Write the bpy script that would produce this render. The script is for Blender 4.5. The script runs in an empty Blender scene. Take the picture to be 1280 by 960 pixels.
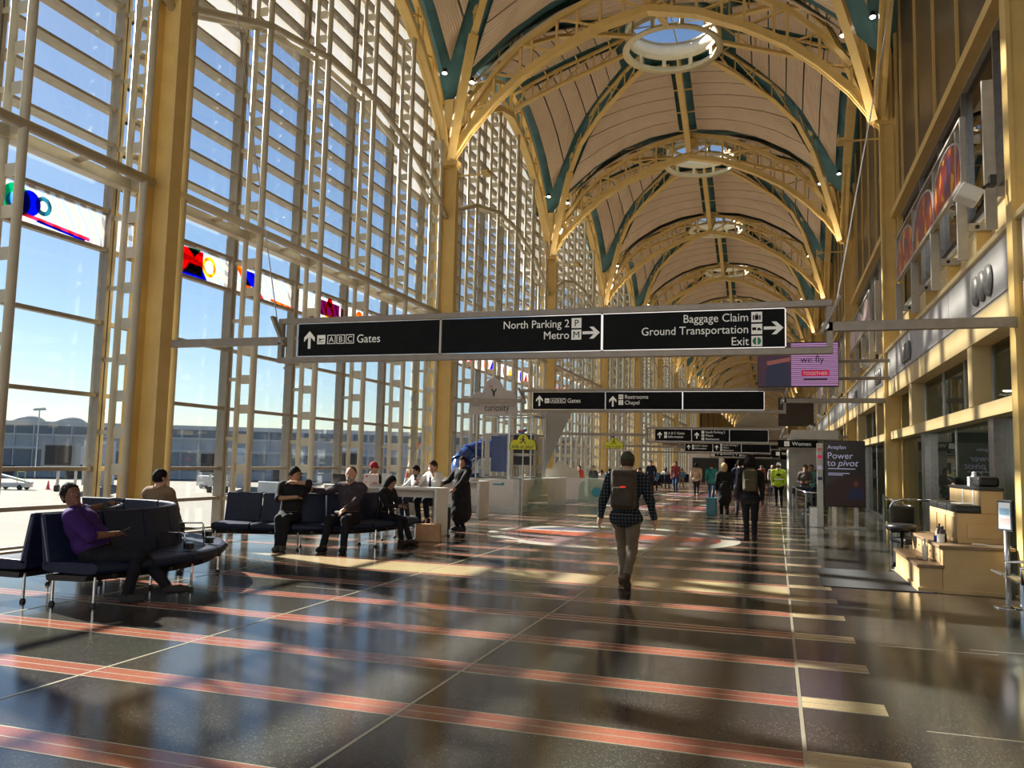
import bpy, bmesh, math, random
import numpy as np
from mathutils import Vector, Matrix
S = bpy.context.scene
COL = S.collection
random.seed(4); rnd = random.Random(7)

# ---------------------------------------------------------------- camera
CAM_H = 1.65
def _cam_matrix():
    v1 = Vector((330., 103., 1029.)).normalized()
    z0 = Vector((253., -11080., 1029.)).normalized()
    z = (z0 - v1*z0.dot(v1)).normalized()
    x = v1.cross(z)
    R = Matrix((x, v1, z))
    r, d, f = R.col[0], R.col[1], R.col[2]
    M = Matrix((r, -d, -f)).transposed().to_4x4()
    M.translation = Vector((0, 0, CAM_H))
    return M
cam = bpy.data.objects.new('camera', bpy.data.cameras.new('camera'))
COL.objects.link(cam); S.camera = cam
cam.matrix_world = _cam_matrix()
cam.data.sensor_width = 36.0; cam.data.lens = 36.0*1029/1280
cam.data.clip_start = 0.05; cam.data.clip_end = 1500

# ---------------------------------------------------------------- sky, sun, exposure
SUN_DIR = Vector((1.0, -0.36, -0.70)).normalized()      # the way the light travels
w = bpy.data.worlds.new('sky'); S.world = w; w.use_nodes = True
nt = w.node_tree; nt.nodes.clear()
sky = nt.nodes.new('ShaderNodeTexSky'); sky.sky_type = 'NISHITA'; sky.sun_disc = False
sky.sun_elevation = math.asin(-SUN_DIR.z); sky.sun_rotation = math.atan2(-SUN_DIR.x, -SUN_DIR.y)
sky.air_density = 1.0; sky.dust_density = 0.3; sky.ozone_density = 3.5
bg = nt.nodes.new('ShaderNodeBackground'); bg.inputs[1].default_value = 0.130
wo = nt.nodes.new('ShaderNodeOutputWorld')
nt.links.new(sky.outputs[0], bg.inputs[0]); nt.links.new(bg.outputs[0], wo.inputs[0])
sl = bpy.data.lights.new('sun', 'SUN'); sl.energy = 20.0; sl.angle = math.radians(1.0); sl.color = (1.0, 0.93, 0.82)
so = bpy.data.objects.new('sun', sl); COL.objects.link(so)
so.rotation_euler = SUN_DIR.to_track_quat('-Z', 'Y').to_euler(); so.location = (-30, 15, 25)
S.view_settings.view_transform = 'Standard'; S.view_settings.look = 'None'
S.view_settings.gamma = 1.0; S.view_settings.use_curve_mapping = False
S.view_settings.exposure = 0.0
cy = S.cycles
cy.use_denoising = True; cy.transparent_max_bounces = 24; cy.max_bounces = 8; cy.diffuse_bounces = 5
cy.glossy_bounces = 4; cy.transmission_bounces = 6; cy.caustics_reflective = False; cy.caustics_refractive = False
cy.sample_clamp_indirect = 6.0

# ---------------------------------------------------------------- materials
MATS = {}
def mat(name, col, rough=0.5, metal=0.0, spec=0.5, emit=None, es=1.0, coat=0.0):
    if name in MATS: return MATS[name]
    m = bpy.data.materials.new(name); m.use_nodes = True; MATS[name] = m
    b = m.node_tree.nodes['Principled BSDF']
    b.inputs['Base Color'].default_value = (*col, 1); b.inputs['Roughness'].default_value = rough
    b.inputs['Metallic'].default_value = metal; b.inputs['Specular IOR Level'].default_value = spec
    b.inputs['Coat Weight'].default_value = coat
    m.diffuse_color = (*col, 1)
    if emit:
        b.inputs['Emission Color'].default_value = (*emit, 1); b.inputs['Emission Strength'].default_value = es
    return m
def noisy(name, c1, c2, scale=8, rough=0.5, metal=0, spec=0.5, bump=0.0, detail=4, lo=.35, hi=.65, coat=0.0, coords='Object', rvar=0.0):
    """a principled surface whose colour wanders between two tones, with optional fine relief"""
    m = mat(name, c1, rough, metal, spec, coat=coat); t = m.node_tree; b = t.nodes['Principled BSDF']
    tc = t.nodes.new('ShaderNodeTexCoord'); n = t.nodes.new('ShaderNodeTexNoise')
    n.inputs['Scale'].default_value = scale; n.inputs['Detail'].default_value = detail
    r = t.nodes.new('ShaderNodeValToRGB'); r.color_ramp.elements[0].position = lo; r.color_ramp.elements[1].position = hi
    r.color_ramp.elements[0].color = (*c1, 1); r.color_ramp.elements[1].color = (*c2, 1)
    if coords == 'World':
        g = t.nodes.new('ShaderNodeNewGeometry'); t.links.new(g.outputs['Position'], n.inputs['Vector'])
    else:
        t.links.new(tc.outputs[coords], n.inputs['Vector'])
    t.links.new(n.outputs['Fac'], r.inputs['Fac']); t.links.new(r.outputs['Color'], b.inputs['Base Color'])
    if bump:
        bp = t.nodes.new('ShaderNodeBump'); bp.inputs['Strength'].default_value = bump; bp.inputs['Distance'].default_value = 0.01
        t.links.new(n.outputs['Fac'], bp.inputs['Height']); t.links.new(bp.outputs['Normal'], b.inputs['Normal'])
    if rvar:
        mr = t.nodes.new('ShaderNodeMapRange'); mr.inputs['To Min'].default_value = max(0.0, rough-rvar); mr.inputs['To Max'].default_value = rough+rvar
        t.links.new(n.outputs['Fac'], mr.inputs['Value']); t.links.new(mr.outputs['Result'], b.inputs['Roughness'])
    return m
def terrazzo(name, base, chip1, chip2, rough=0.13):
    m = mat(name, base, rough, 0, 0.5); t = m.node_tree; b = t.nodes['Principled BSDF']
    g = t.nodes.new('ShaderNodeNewGeometry')
    v = t.nodes.new('ShaderNodeTexVoronoi'); v.inputs['Scale'].default_value = 150
    t.links.new(g.outputs['Position'], v.inputs['Vector'])
    r = t.nodes.new('ShaderNodeValToRGB'); r.color_ramp.interpolation = 'CONSTANT'
    els = r.color_ramp.elements; els[0].color = (*base, 1); els[1].position = 0.80; els[1].color = (*chip1, 1)
    e = els.new(0.93); e.color = (*chip2, 1)
    sx = t.nodes.new('ShaderNodeSeparateColor'); t.links.new(v.outputs['Color'], sx.inputs[0])
    t.links.new(sx.outputs[0], r.inputs['Fac'])
    n = t.nodes.new('ShaderNodeTexNoise'); n.inputs['Scale'].default_value = 0.7; n.inputs['Detail'].default_value = 6
    t.links.new(g.outputs['Position'], n.inputs['Vector'])
    mx = t.nodes.new('ShaderNodeMix'); mx.data_type = 'RGBA'; mx.blend_type = 'MULTIPLY'; mx.inputs[0].default_value = 0.35
    t.links.new(r.outputs['Color'], mx.inputs[6]); t.links.new(n.outputs['Color'], mx.inputs[7])
    t.links.new(mx.outputs[2], b.inputs['Base Color'])
    mr = t.nodes.new('ShaderNodeMapRange'); mr.inputs['To Min'].default_value = rough*0.7; mr.inputs['To Max'].default_value = rough*1.5
    n2 = t.nodes.new('ShaderNodeTexNoise'); n2.inputs['Scale'].default_value = 2.2; n2.inputs['Detail'].default_value = 5
    t.links.new(g.outputs['Position'], n2.inputs['Vector'])
    t.links.new(n2.outputs['Fac'], mr.inputs['Value']); t.links.new(mr.outputs['Result'], b.inputs['Roughness'])
    bp = t.nodes.new('ShaderNodeBump'); bp.inputs['Strength'].default_value = 0.05; bp.inputs['Distance'].default_value = 0.003
    n3 = t.nodes.new('ShaderNodeTexNoise'); n3.inputs['Scale'].default_value = 5.0; n3.inputs['Detail'].default_value = 2
    t.links.new(g.outputs['Position'], n3.inputs['Vector'])
    t.links.new(n3.outputs['Fac'], bp.inputs['Height']); t.links.new(bp.outputs['Normal'], b.inputs['Normal'])
    return m
def glass(name, tint=(0.93, 0.97, 0.97), refl=1.0, ior=1.5, haze=0.0, hazecol=(1, 1, 1)):
    m = bpy.data.materials.new(name); m.use_nodes = True; MATS[name] = m
    t = m.node_tree; t.nodes.clear()
    o = t.nodes.new('ShaderNodeOutputMaterial'); tr = t.nodes.new('ShaderNodeBsdfTransparent'); tr.inputs[0].default_value = (*tint, 1)
    gl = t.nodes.new('ShaderNodeBsdfGlossy'); gl.inputs['Roughness'].default_value = 0.01; gl.inputs[0].default_value = (refl, refl, refl, 1)
    lw = t.nodes.new('ShaderNodeLayerWeight'); lw.inputs[0].default_value = 0.5
    pw = t.nodes.new('ShaderNodeMath'); pw.operation = 'POWER'; pw.inputs[1].default_value = 5.0; t.links.new(lw.outputs['Facing'], pw.inputs[0])
    r0 = ((ior-1)/(ior+1))**2
    fr = t.nodes.new('ShaderNodeMath'); fr.operation = 'MULTIPLY_ADD'; fr.inputs[1].default_value = 0.9-r0; fr.inputs[2].default_value = r0; t.links.new(pw.outputs[0], fr.inputs[0])
    mx = t.nodes.new('ShaderNodeMixShader')
    t.links.new(fr.outputs[0], mx.inputs[0]); t.links.new(gl.outputs[0], mx.inputs[2])
    if haze:
        tl = t.nodes.new('ShaderNodeBsdfTranslucent'); tl.inputs[0].default_value = (*hazecol, 1)
        m2 = t.nodes.new('ShaderNodeMixShader'); m2.inputs[0].default_value = haze
        t.links.new(tr.outputs[0], m2.inputs[1]); t.links.new(tl.outputs[0], m2.inputs[2]); t.links.new(m2.outputs[0], mx.inputs[1])
    else:
        t.links.new(tr.outputs[0], mx.inputs[1])
    t.links.new(mx.outputs[0], o.inputs[0])
    m.diffuse_color = (*tint, 0.3)
    return m

GOLD = noisy('yellow_steel_paint', (0.66, 0.47, 0.17), (0.72, 0.52, 0.20), 3, 0.38, coords='World', bump=0.02)
CREAM = noisy('cream_steel_paint', (0.53, 0.49, 0.38), (0.58, 0.53, 0.42), 4, 0.38, coords='World')
FRAME = noisy('beige_window_frame_paint', (0.33, 0.285, 0.22), (0.37, 0.32, 0.25), 5, 0.4, coords='World')
TEAL = noisy('teal_roof_deck', (0.045, 0.14, 0.16), (0.06, 0.17, 0.19), 3, 0.5, coords='World')
TERR = terrazzo('dark_terrazzo', (0.046, 0.042, 0.036), (0.080, 0.072, 0.062), (0.14, 0.13, 0.11))
TERR_BROWN = terrazzo('brown_terrazzo', (0.050, 0.036, 0.026), (0.10, 0.07, 0.05), (0.20, 0.16, 0.12))
TERR_RED = terrazzo('red_terrazzo', (0.34, 0.115, 0.075), (0.37, 0.14, 0.10), (0.42, 0.20, 0.15))
TERR_BEIGE = terrazzo('beige_terrazzo', (0.55, 0.42, 0.23), (0.60, 0.48, 0.30), (0.66, 0.56, 0.38))
TERR_WHITE = terrazzo('white_terrazzo', (0.68, 0.64, 0.54), (0.74, 0.7, 0.6), (0.6, 0.55, 0.45))
TERR_MAUVE = terrazzo('mauve_terrazzo', (0.32, 0.18, 0.20), (0.36, 0.22, 0.24), (0.4, 0.3, 0.3))
TERR_BLUE = terrazzo('blue_terrazzo', (0.10, 0.10, 0.20), (0.14, 0.14, 0.26), (0.25, 0.25, 0.35))
TERR_ORANGE = terrazzo('orange_terrazzo', (0.58, 0.11, 0.055), (0.62, 0.15, 0.08), (0.66, 0.22, 0.12))
BRASS = mat('divider_strip', (0.55, 0.50, 0.38), 0.3, 0.6)
GLASS = glass('clear_window_glass', (0.94, 0.97, 0.98))
GLASS_W = glass('fritted_window_glass', (0.95, 0.95, 0.93), haze=0.36, hazecol=(0.34, 0.325, 0.29))
GLASS_D = glass('smoked_glass', (0.30, 0.30, 0.27), ior=1.6)
GLASS_S = glass('storefront_glass', (0.72, 0.78, 0.74), ior=1.5, refl=.55)
STEEL = noisy('brushed_steel', (0.42, 0.42, 0.42), (0.52, 0.52, 0.52), 14, 0.28, 0.9)
CHROME = mat('polished_chrome', (0.72, 0.72, 0.74), 0.12, 1.0)
BLACK = noisy('black_plastic', (0.012, 0.012, 0.013), (0.02, 0.02, 0.022), 20, 0.45)
SIGNBLK = noisy('black_sign_face', (0.006, 0.007, 0.008), (0.009, 0.010, 0.011), 4, 0.6, spec=0.12)
SIGNFR = noisy('taupe_anodised_frame', (0.27, 0.235, 0.20), (0.32, 0.28, 0.24), 8, 0.42, 0.3)
SIGNWHT = mat('sign_lettering_white', (0.66, 0.65, 0.60), 0.5, emit=(0.8, 0.78, 0.7), es=0.22)
WHITE = noisy('white_laminate', (0.66, 0.66, 0.64), (0.70, 0.70, 0.68), 5, 0.35)
GREYP = noisy('light_grey_panel', (0.42, 0.43, 0.44), (0.50, 0.50, 0.50), 1.5, 0.42, coords='World')
BRKT = noisy('grey_bracket_paint', (0.40, 0.38, 0.35), (0.46, 0.44, 0.40), 6, 0.45)
NAVY = noisy('navy_vinyl', (0.006, 0.011, 0.036), (0.009, 0.016, 0.048), 18, 0.5, bump=0.05, spec=0.3)
NAVY2 = noisy('blue_vinyl_piping', (0.10, 0.14, 0.24), (0.13, 0.17, 0.28), 12, 0.35)

# ---------------------------------------------------------------- mesh helpers
class MB:
    def __init__(s): s.v = []; s.f = []; s.m = []
    def add(s, vs, fs, mi=0):
        o = len(s.v); s.v += [tuple(x) for x in vs]; s.f += [tuple(i+o for i in f) for f in fs]; s.m += [mi]*len(fs); return s
    def box(s, c, d, mi=0, R=None):
        vs = []
        for sx in (-.5, .5):
            for sy in (-.5, .5):
                for sz in (-.5, .5):
                    p = Vector((sx*d[0], sy*d[1], sz*d[2]))
                    if R is not None: p = R @ p
                    vs.append(Vector(c)+p)
        return s.add(vs, [(0, 1, 3, 2), (4, 6, 7, 5), (0, 4, 5, 1), (2, 3, 7, 6), (0, 2, 6, 4), (1, 5, 7, 3)], mi)
    def bx(s, x0, x1, y0, y1, z0, z1, mi=0):
        return s.box(((x0+x1)/2, (y0+y1)/2, (z0+z1)/2), (x1-x0, y1-y0, z1-z0), mi)
    def bar(s, p, q, w, h, mi=0, up=(0, 0, 1)):
        p, q = Vector(p), Vector(q); d = q-p; L = d.length
        if L < 1e-6: return s
        d.normalize(); up = Vector(up)
        if abs(d.dot(up)) > 0.98: up = Vector((0, 1, 0)) if abs(d.y) < .9 else Vector((1, 0, 0))
        sd = d.cross(up).normalized(); u = sd.cross(d).normalized()
        R = Matrix((sd, d, u)).transposed()
        return s.box((p+q)/2, (w, L, h), mi, R)
    def path(s, pts, w, h, mi=0, up=(0, 0, 1)):
        for a, b in zip(pts, pts[1:]): s.bar(a, b, w, h, mi, up)
        return s
    def tube(s, p, q, r, n=8, r2=None, mi=0, caps=True):
        p, q = Vector(p), Vector(q); d = (q-p)
        if d.length < 1e-6: return s
        d.normalize(); a = Vector((0, 0, 1)) if abs(d.z) < .9 else Vector((1, 0, 0))
        x = d.cross(a).normalized(); y = d.cross(x).normalized(); r2 = r if r2 is None else r2
        vs = []
        for k in range(n):
            t = 2*math.pi*k/n; c = x*math.cos(t)+y*math.sin(t); vs += [p+c*r, q+c*r2]
        fs = [(2*k, 2*k+1, (2*k+3) % (2*n), (2*k+2) % (2*n)) for k in range(n)]
        if caps: fs += [tuple(2*k for k in range(n)), tuple(2*k+1 for k in reversed(range(n)))]
        return s.add(vs, fs, mi)
    def pipe(s, pts, r, n=8, mi=0):
        pts = [Vector(p) for p in pts]; N = len(pts); vs = []; px = None
        for i, p in enumerate(pts):
            d = (pts[min(i+1, N-1)]-pts[max(i-1, 0)]).normalized()
            if px is None:
                a = Vector((0, 0, 1)) if abs(d.z) < .9 else Vector((1, 0, 0)); px = d.cross(a).normalized()
            px = (px - d*px.dot(d)).normalized(); y = d.cross(px)
            rr = r[i] if isinstance(r, (list, tuple)) else r
            vs += [p+(px*math.cos(2*math.pi*k/n)+y*math.sin(2*math.pi*k/n))*rr for k in range(n)]
        fs = [(i*n+k, i*n+(k+1) % n, (i+1)*n+(k+1) % n, (i+1)*n+k) for i in range(N-1) for k in range(n)]
        fs += [tuple(reversed(range(n))), tuple((N-1)*n+k for k in range(n))]
        return s.add(vs, fs, mi)
    def lathe(s, prof, c=(0, 0, 0), n=24, mi=0):
        vs = []; N = len(prof)
        for r, z in prof:
            vs += [(c[0]+r*math.cos(2*math.pi*k/n), c[1]+r*math.sin(2*math.pi*k/n), c[2]+z) for k in range(n)]
        fs = [(i*n+k, i*n+(k+1) % n, (i+1)*n+(k+1) % n, (i+1)*n+k) for i in range(N-1) for k in range(n)]
        return s.add(vs, fs, mi)
    def prism(s, poly, axis, a, b, mi=0):
        """poly: 2-D outline; axis: which coordinate is extruded from a to b"""
        def P(u, v, w_): return {'x': (w_, u, v), 'y': (u, w_, v), 'z': (u, v, w_)}[axis]
        n = len(poly); vs = [P(u, v, a) for u, v in poly]+[P(u, v, b) for u, v in poly]
        fs = [tuple(range(n)), tuple(reversed(range(n, 2*n)))]+[(i, (i+1) % n, n+(i+1) % n, n+i) for i in range(n)]
        return s.add(vs, fs, mi)
    def mesh(s, name, mats, smooth=False):
        me = bpy.data.meshes.new(name); me.from_pydata(s.v, [], s.f)
        for m in (mats if isinstance(mats, (list, tuple)) else [mats]): me.materials.append(m)
        me.polygons.foreach_set('material_index', s.m)
        if smooth: me.polygons.foreach_set('use_smooth', [True]*len(s.f))
        bm = bmesh.new(); bm.from_mesh(me); bmesh.ops.recalc_face_normals(bm, faces=bm.faces); bm.to_mesh(me); bm.free()
        return me
    def build(s, name, mats, parent=None, loc=(0, 0, 0), rz=0, smooth=False, bevel=0, label=None):
        return link(name, s.mesh(name, mats, smooth), parent, loc, rz, bevel, label)
def link(name, me, parent=None, loc=(0, 0, 0), rz=0, bevel=0, label=None):
    o = bpy.data.objects.new(name, me); COL.objects.link(o); o.location = loc; o.rotation_euler = (0, 0, rz)
    if parent: o.parent = parent
    if bevel:
        b = o.modifiers.new('edge', 'BEVEL'); b.width = bevel; b.segments = 2; b.limit_method = 'ANGLE'
    if label: o['label'] = label
    return o
def tag(o, label=None, cat=None, group=None, kind=None):
    if label: o['label'] = label
    if cat: o['category'] = cat
    if group: o['group'] = group
    if kind: o['kind'] = kind
    return o
def empty(name, loc=(0, 0, 0), rz=0, **k):
    o = bpy.data.objects.new(name, None); COL.objects.link(o); o.location = loc; o.rotation_euler = (0, 0, rz)
    o.empty_display_size = 0.2
    return tag(o, **k)
def kids(o): return [c for c in COL.objects if c.parent == o]
def dup(o, loc, rz=None, parent=None, _cache={}):
    if o.name not in _cache: _cache[o.name] = kids(o)
    c = o.copy(); COL.objects.link(c); c.location = loc
    if rz is not None: c.rotation_euler = (0, 0, rz)
    if parent: c.parent = parent
    for k in _cache[o.name]: dup(k, k.location, None, c)
    return c
def text(s, size, loc, mt, parent=None, rot=(math.pi/2, 0, 0), align='LEFT', ext=0.0015, name='lettering', sx=1.0, shear=0.0):
    cu = bpy.data.curves.new(name, 'FONT'); cu.body = s; cu.size = size; cu.extrude = ext; cu.align_x = align
    cu.resolution_u = 3; cu.materials.append(mt); cu.space_line = 0.85; cu.shear = shear
    tmp = bpy.data.objects.new('tmp', cu); me = bpy.data.meshes.new_from_object(tmp); bpy.data.objects.remove(tmp); me.name = name
    o = bpy.data.objects.new(name, me); COL.objects.link(o); o.location = loc; o.rotation_euler = rot; o.scale = (sx, 1, 1)
    if parent: o.parent = parent
    return o
def lerp(tab, x):
    xs = [a for a, _ in tab]; ys = [b for _, b in tab]
    return float(np.interp(x, xs, ys))
# ================================================================ THE HALL
XL, XR = -10.95, 3.02; CX = (XL+XR)/2; HX = (XR-XL)/2
BAY = 13.72; Y0 = 12.38
def C(k): return Y0+BAY*k
KMIN, KMAX = -1, 16            # column lines
ORD = ['nearest', 'second', 'third', 'fourth', 'fifth', 'sixth', 'seventh', 'eighth', 'ninth', 'tenth', 'eleventh', 'twelfth', 'thirteenth', 'fourteenth', 'fifteenth', 'sixteenth', 'seventeenth', 'eighteenth']

# ---- floor
yend = C(KMAX)+6
fl = MB().bx(-12.2, 9.5, -16, yend, -0.3, 0).build('floor', TERR)
tag(fl, 'polished dark terrazzo floor with red and beige inlaid stripes', kind='structure')
def stripe_mesh(name, L, wd, mt, mid=True):
    b = MB(); b.bx(0, L, -wd/2, wd/2, 0, 0.0015, 0)
    for y in ((-wd/2, 0, wd/2) if mid else (-wd/2, wd/2)): b.bx(0, L, y-0.006, y+0.006, 0, 0.0022, 1)
    return b.mesh(name, [mt, BRASS])
ys_red = []
for k in range(-2, KMAX+1):
    c = C(k)-0.70
    ys_red += [(c-0.56, .16), (c+0.56, .16)]
    ys_red += [(c-0.56-d, .27) for d in (1.2, 2.4, 3.6, 4.8, 6.0, 7.32, 8.64, 9.96, 11.28)]
ys_red = sorted(ys_red)
mr_ = {}; far = MB()
xs0, xs1 = -11.4, 0.14
CIRC = (-3.55, 18.6, 2.82)
for (y, wd) in ys_red:
    if y < 0.5 or y > yend-1: continue
    for (cx_, cy_, r_) in [(CIRC[0], CIRC[1]+BAY*j, CIRC[2]) for j in range(0, 3)]:
        segs = [(xs0, xs1)]
        if abs(y-cy_) < r_:
            h = math.sqrt(r_*r_-(y-cy_)**2); segs = [(xs0, cx_-h), (cx_+h, xs1)]; break
    for a, b_ in segs:
        if b_-a < 0.1: continue
        if y < 48:
            key = (round(b_-a, 3), wd)
            if key not in mr_: mr_[key] = stripe_mesh('stripe_inlay', b_-a, wd, TERR_RED, wd > .2)
            link('stripe_inlay', mr_[key], fl, (a, y, 0))
        else: far.bx(a, b_, y-wd/2, y+wd/2, 0, 0.0015)
o = far.build('stripe_inlay', TERR_RED, fl); o['kind'] = 'stuff'
mb_ = stripe_mesh('beige_inlay', 0.55, 0.27, TERR_BEIGE); far = MB()
for (y, wd) in ys_red:
    if y < 0.5 or y > yend-1: continue
    if y < 48: link('beige_inlay', mb_, fl, (0.16, y+0.02, 0))
    else: far.bx(0.16, 0.71, y-.13, y+.13, 0, 0.0015)
o = far.build('beige_inlay', TERR_BEIGE, fl); o['kind'] = 'stuff'
bl = MB().bx(xs0, xs1, -0.48, 0.48, 0, 0.0013).mesh('beige_band', TERR_BEIGE)
bb = MB().bx(0.73, 3.3, -0.80, 0.80, 0, 0.0013).bx(.16, .72, -.42, .42, 0, .0012).mesh('brown_band', TERR_BROWN)
for k in range(-1, KMAX+1):
    link('beige_band', bl, fl, (0, C(k)-0.70, 0)); link('brown_band', bb, fl, (0, C(k)-0.75, 0))
jl = MB().bx(-0.012, 0.012, -1, yend, 0, 0.0028).mesh('divider_strip', BRASS)
for x in (0.15, -2.35, -4.9, -7.4): link('divider_strip', jl, fl, (x, 0, 0))
mir = MB().bx(-0.5, .5, -0.006, 0.006, 0, 0.0024).mesh('divider_strip', BRASS)
for (y, x) in ((9.3, -5.3), (9.75, -6.4), (5.95, 1.4), (6.1, 2.2), (8.6, 1.4), (8.75, 2.2)): link('divider_strip', mir, fl, (x, y, 0))
# the round medallion
def medallion(cx_, cy_, r_):
    e = []
    N = 64
    b = MB(); ring_o = [(cx_+r_*math.cos(2*math.pi*i/N), cy_+r_*math.sin(2*math.pi*i/N)) for i in range(N)]
    b.prism(ring_o, 'z', 0, 0.0012); b.build('medallion_disc', TERR_WHITE, fl)
    ri = r_-0.42
    def chord(y0, y1, mt, x0=-9, x1=9, z=0.0024, nm='medallion_band'):
        n = 10; L = []; Rr = []
        for i in range(n+1):
            y = y0+(y1-y0)*i/n; h = math.sqrt(max(0, ri*ri-y*y))
            L.append((cx_+max(-h, x0), cy_+y)); Rr.append((cx_+min(h, x1), cy_+y))
        MB().prism(L+Rr[::-1], 'z', 0, z).build(nm, mt, fl)
    chord(-ri+.02, -1.45, TERR_MAUVE); chord(-1.42, -0.75, TERR_MAUVE); chord(-.72, -.50, TERR_BLUE)
    chord(-.47, .62, TERR_ORANGE); chord(.95, 1.55, TERR_BLUE); chord(1.58, ri-.02, TERR)
    MB().prism([(cx_-.9, cy_+.64), (cx_+.9, cy_+.64), (cx_, cy_+.93)], 'z', 0, .003).build('medallion_band', TERR_RED, fl)
for j in range(0, 3): medallion(CIRC[0], CIRC[1]+BAY*j, CIRC[2])

# ---- columns
def column_mesh(flip):
    b = MB(); s = -1 if flip else 1
    if flip:
        b.bx(-.20, -.14, -.14, .14, 0, 12.0).bx(.14, .20, -.14, .14, 0, 12.0).bx(-.14, .14, -.11, .11, 0, 12.0).bx(-.23, .23, -.17, .17, 0, .03).bx(-.23, .23, -.17, .17, 11.9, 12.05)
        return b.mesh('shaft', GOLD)
    b.bx(-.37, -.18, -.16, .16, 0, 12.0); b.bx(.31, .37, -.15, .15, 0, 12.0); b.bx(-.18, .31, .08, .12, 0, 12.0)
    b.bx(-.40, .40, -.20, .20, 0, .03); b.bx(-.40, .40, -.18, .18, 11.9, 12.05)
    return b.mesh('shaft', GOLD)
cmesh = {'left': column_mesh(False), 'right': column_mesh(True)}
cap = MB()                                   # gusset head that the ribs spring from
cap.bx(-.16, .16, -.16, .16, 12.0, 14.3); cap.bx(-.30, .30, -.03, .03, 12.0, 13.2); cap.bx(-.03, .03, -.30, .30, 12.0, 13.2)
capm = cap.mesh('column_head', GOLD)
for k in range(KMIN, KMAX+1):
    for side, x in (('left', XL+.03), ('right', XR+.20)):
        e = empty('steel_column', (x, C(k)-(.18 if (k == 0 and side == 'left') else 0), 0), label='tall yellow steel column on the %s side, %s along the hall' % (side, ORD[k+1]), cat='column', kind='structure')
        link('shaft', cmesh[side], e); link('column_head', capm, e, (0, 0, 0))

# ---- arches and domes
ARCH = [(0, 12.0), (0.75, 13.1), (1.65, 14.05), (2.6, 14.85), (3.9, 15.62), (5.4, 16.3), (7.0, 16.65)]
def arch_pts(half, n_up=0.0):
    L = []
    for s, z in ARCH: L.append((-half+s*half/7.0, z))
    return L+[(-a, z) for a, z in L[::-1][1:]]
def arch_meshes(half, nm):
    """a trussed arch in the local XZ plane; returns chord and web meshes"""
    lo = arch_pts(half); up = []
    for x, z in lo:
        s = half-abs(x); d = 1.15 if s > 2.0 else 0.55+0.3*s
        up.append((x, z+d))
    b = MB(); P = [Vector((x, 0, z)) for x, z in lo]
    for dy in (-.11, .11): b.path([p+Vector((0, dy, 0)) for p in P], .09, .24)
    b.path([p+Vector((0, 0, -.10)) for p in P], .34, .05)
    u = MB(); U = [Vector((x, 0, z)) for x, z in up][1:-1]; u.path(U, .20, .16)
    wv = MB(); n = len(P)
    for i in range(1, n-1):
        wv.bar(P[i], Vector((up[i][0], 0, up[i][1])), .09, .09)
        if i < n-2:
            a, c = (P[i], Vector((up[i+1][0], 0, up[i+1][1]))) if i >= n//2 else (Vector((up[i][0], 0, up[i][1])), P[i+1])
            wv.bar(a, c, .07, .07)
    # intermediate posts in the long flat middle
    for x in (-2.4*half/7, -.8*half/7, .8*half/7, 2.4*half/7, -4*half/7, 4*half/7):
        z = float(np.interp(x, [a for a, _ in lo], [c for _, c in lo])); wv.bar((x, 0, z), (x, 0, z+1.12), .08, .08)
    return b.mesh(nm+'_lower_chord', GOLD), u.mesh(nm+'_upper_chord', GOLD), wv.mesh(nm+'_web', GOLD)
A_T = arch_meshes(HX, 'arch'); A_L = arch_meshes(BAY/2, 'arch')
def put_arch(me3, loc, rz, label):
    e = empty('steel_arch', loc, rz, label=label, cat='arch', kind='structure')
    for nm, m in zip(('lower_chord', 'upper_chord', 'web_bars'), me3): link(nm, m, e)
for k in range(KMIN, KMAX+1):
    put_arch(A_T, (CX, C(k), 0), 0, 'yellow trussed arch spanning the hall at the %s pair of columns' % ORD[k+1])
for k in range(KMIN, KMAX):
    for side, x in (('left', XL), ('right', XR)):
        put_arch(A_L, (x, C(k)+BAY/2, 0), math.pi/2, 'yellow trussed arch along the %s wall over the %s bay' % (side, ORD[k+1]))

ZM = [(1.5, 19.35), (2.4, 19.3), (3.35, 19.05), (4.75, 18.55), (6.0, 18.05), (7.0, 17.75)]
ZD = [(1.4, 19.35), (2.4, 19.0), (3.4, 18.5), (4.4, 17.9), (5.2, 17.1), (5.7, 16.2), (6.3, 15.3), (7.0, 13.9)]
def zsurf(d, t):
    a, c = lerp(ZM, d), lerp(ZD, d); return a-(a-c)*abs(t)**2.2
SIDES = [lambda d, y: (d, y), lambda d, y: (-y, d), lambda d, y: (-d, -y), lambda d, y: (y, -d)]
def deck_mesh():
    b = MB(); DS = [2.0, 2.6, 3.3, 4.1, 4.9, 5.6, 6.3, 7.0, 7.25]; ts = [i/6 for i in range(-6, 7)]
    for si, S_ in enumerate(SIDES):
        vs = []; ds = DS+[7.9] if si in (0, 2) else DS
        for i, d in enumerate(ds):
            for t in ts:
                if d > 7.5: x, y = S_(d, 7.05*t); z = zsurf(7, t)+.32
                elif i == 0: a = t*math.pi/4; x, y = S_(1.9*math.cos(a), 1.9*math.sin(a)); z = 19.75
                else: x, y = S_(d, d*t); z = zsurf(d, t)+.32
                vs.append((x*HX/7, y*BAY/14, z))
        n = len(ts)
        b.add(vs, [(i*n+j, i*n+j+1, (i+1)*n+j+1, (i+1)*n+j) for i in range(len(ds)-1) for j in range(n-1)])
    return b.mesh('roof_deck', TEAL)
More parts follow.
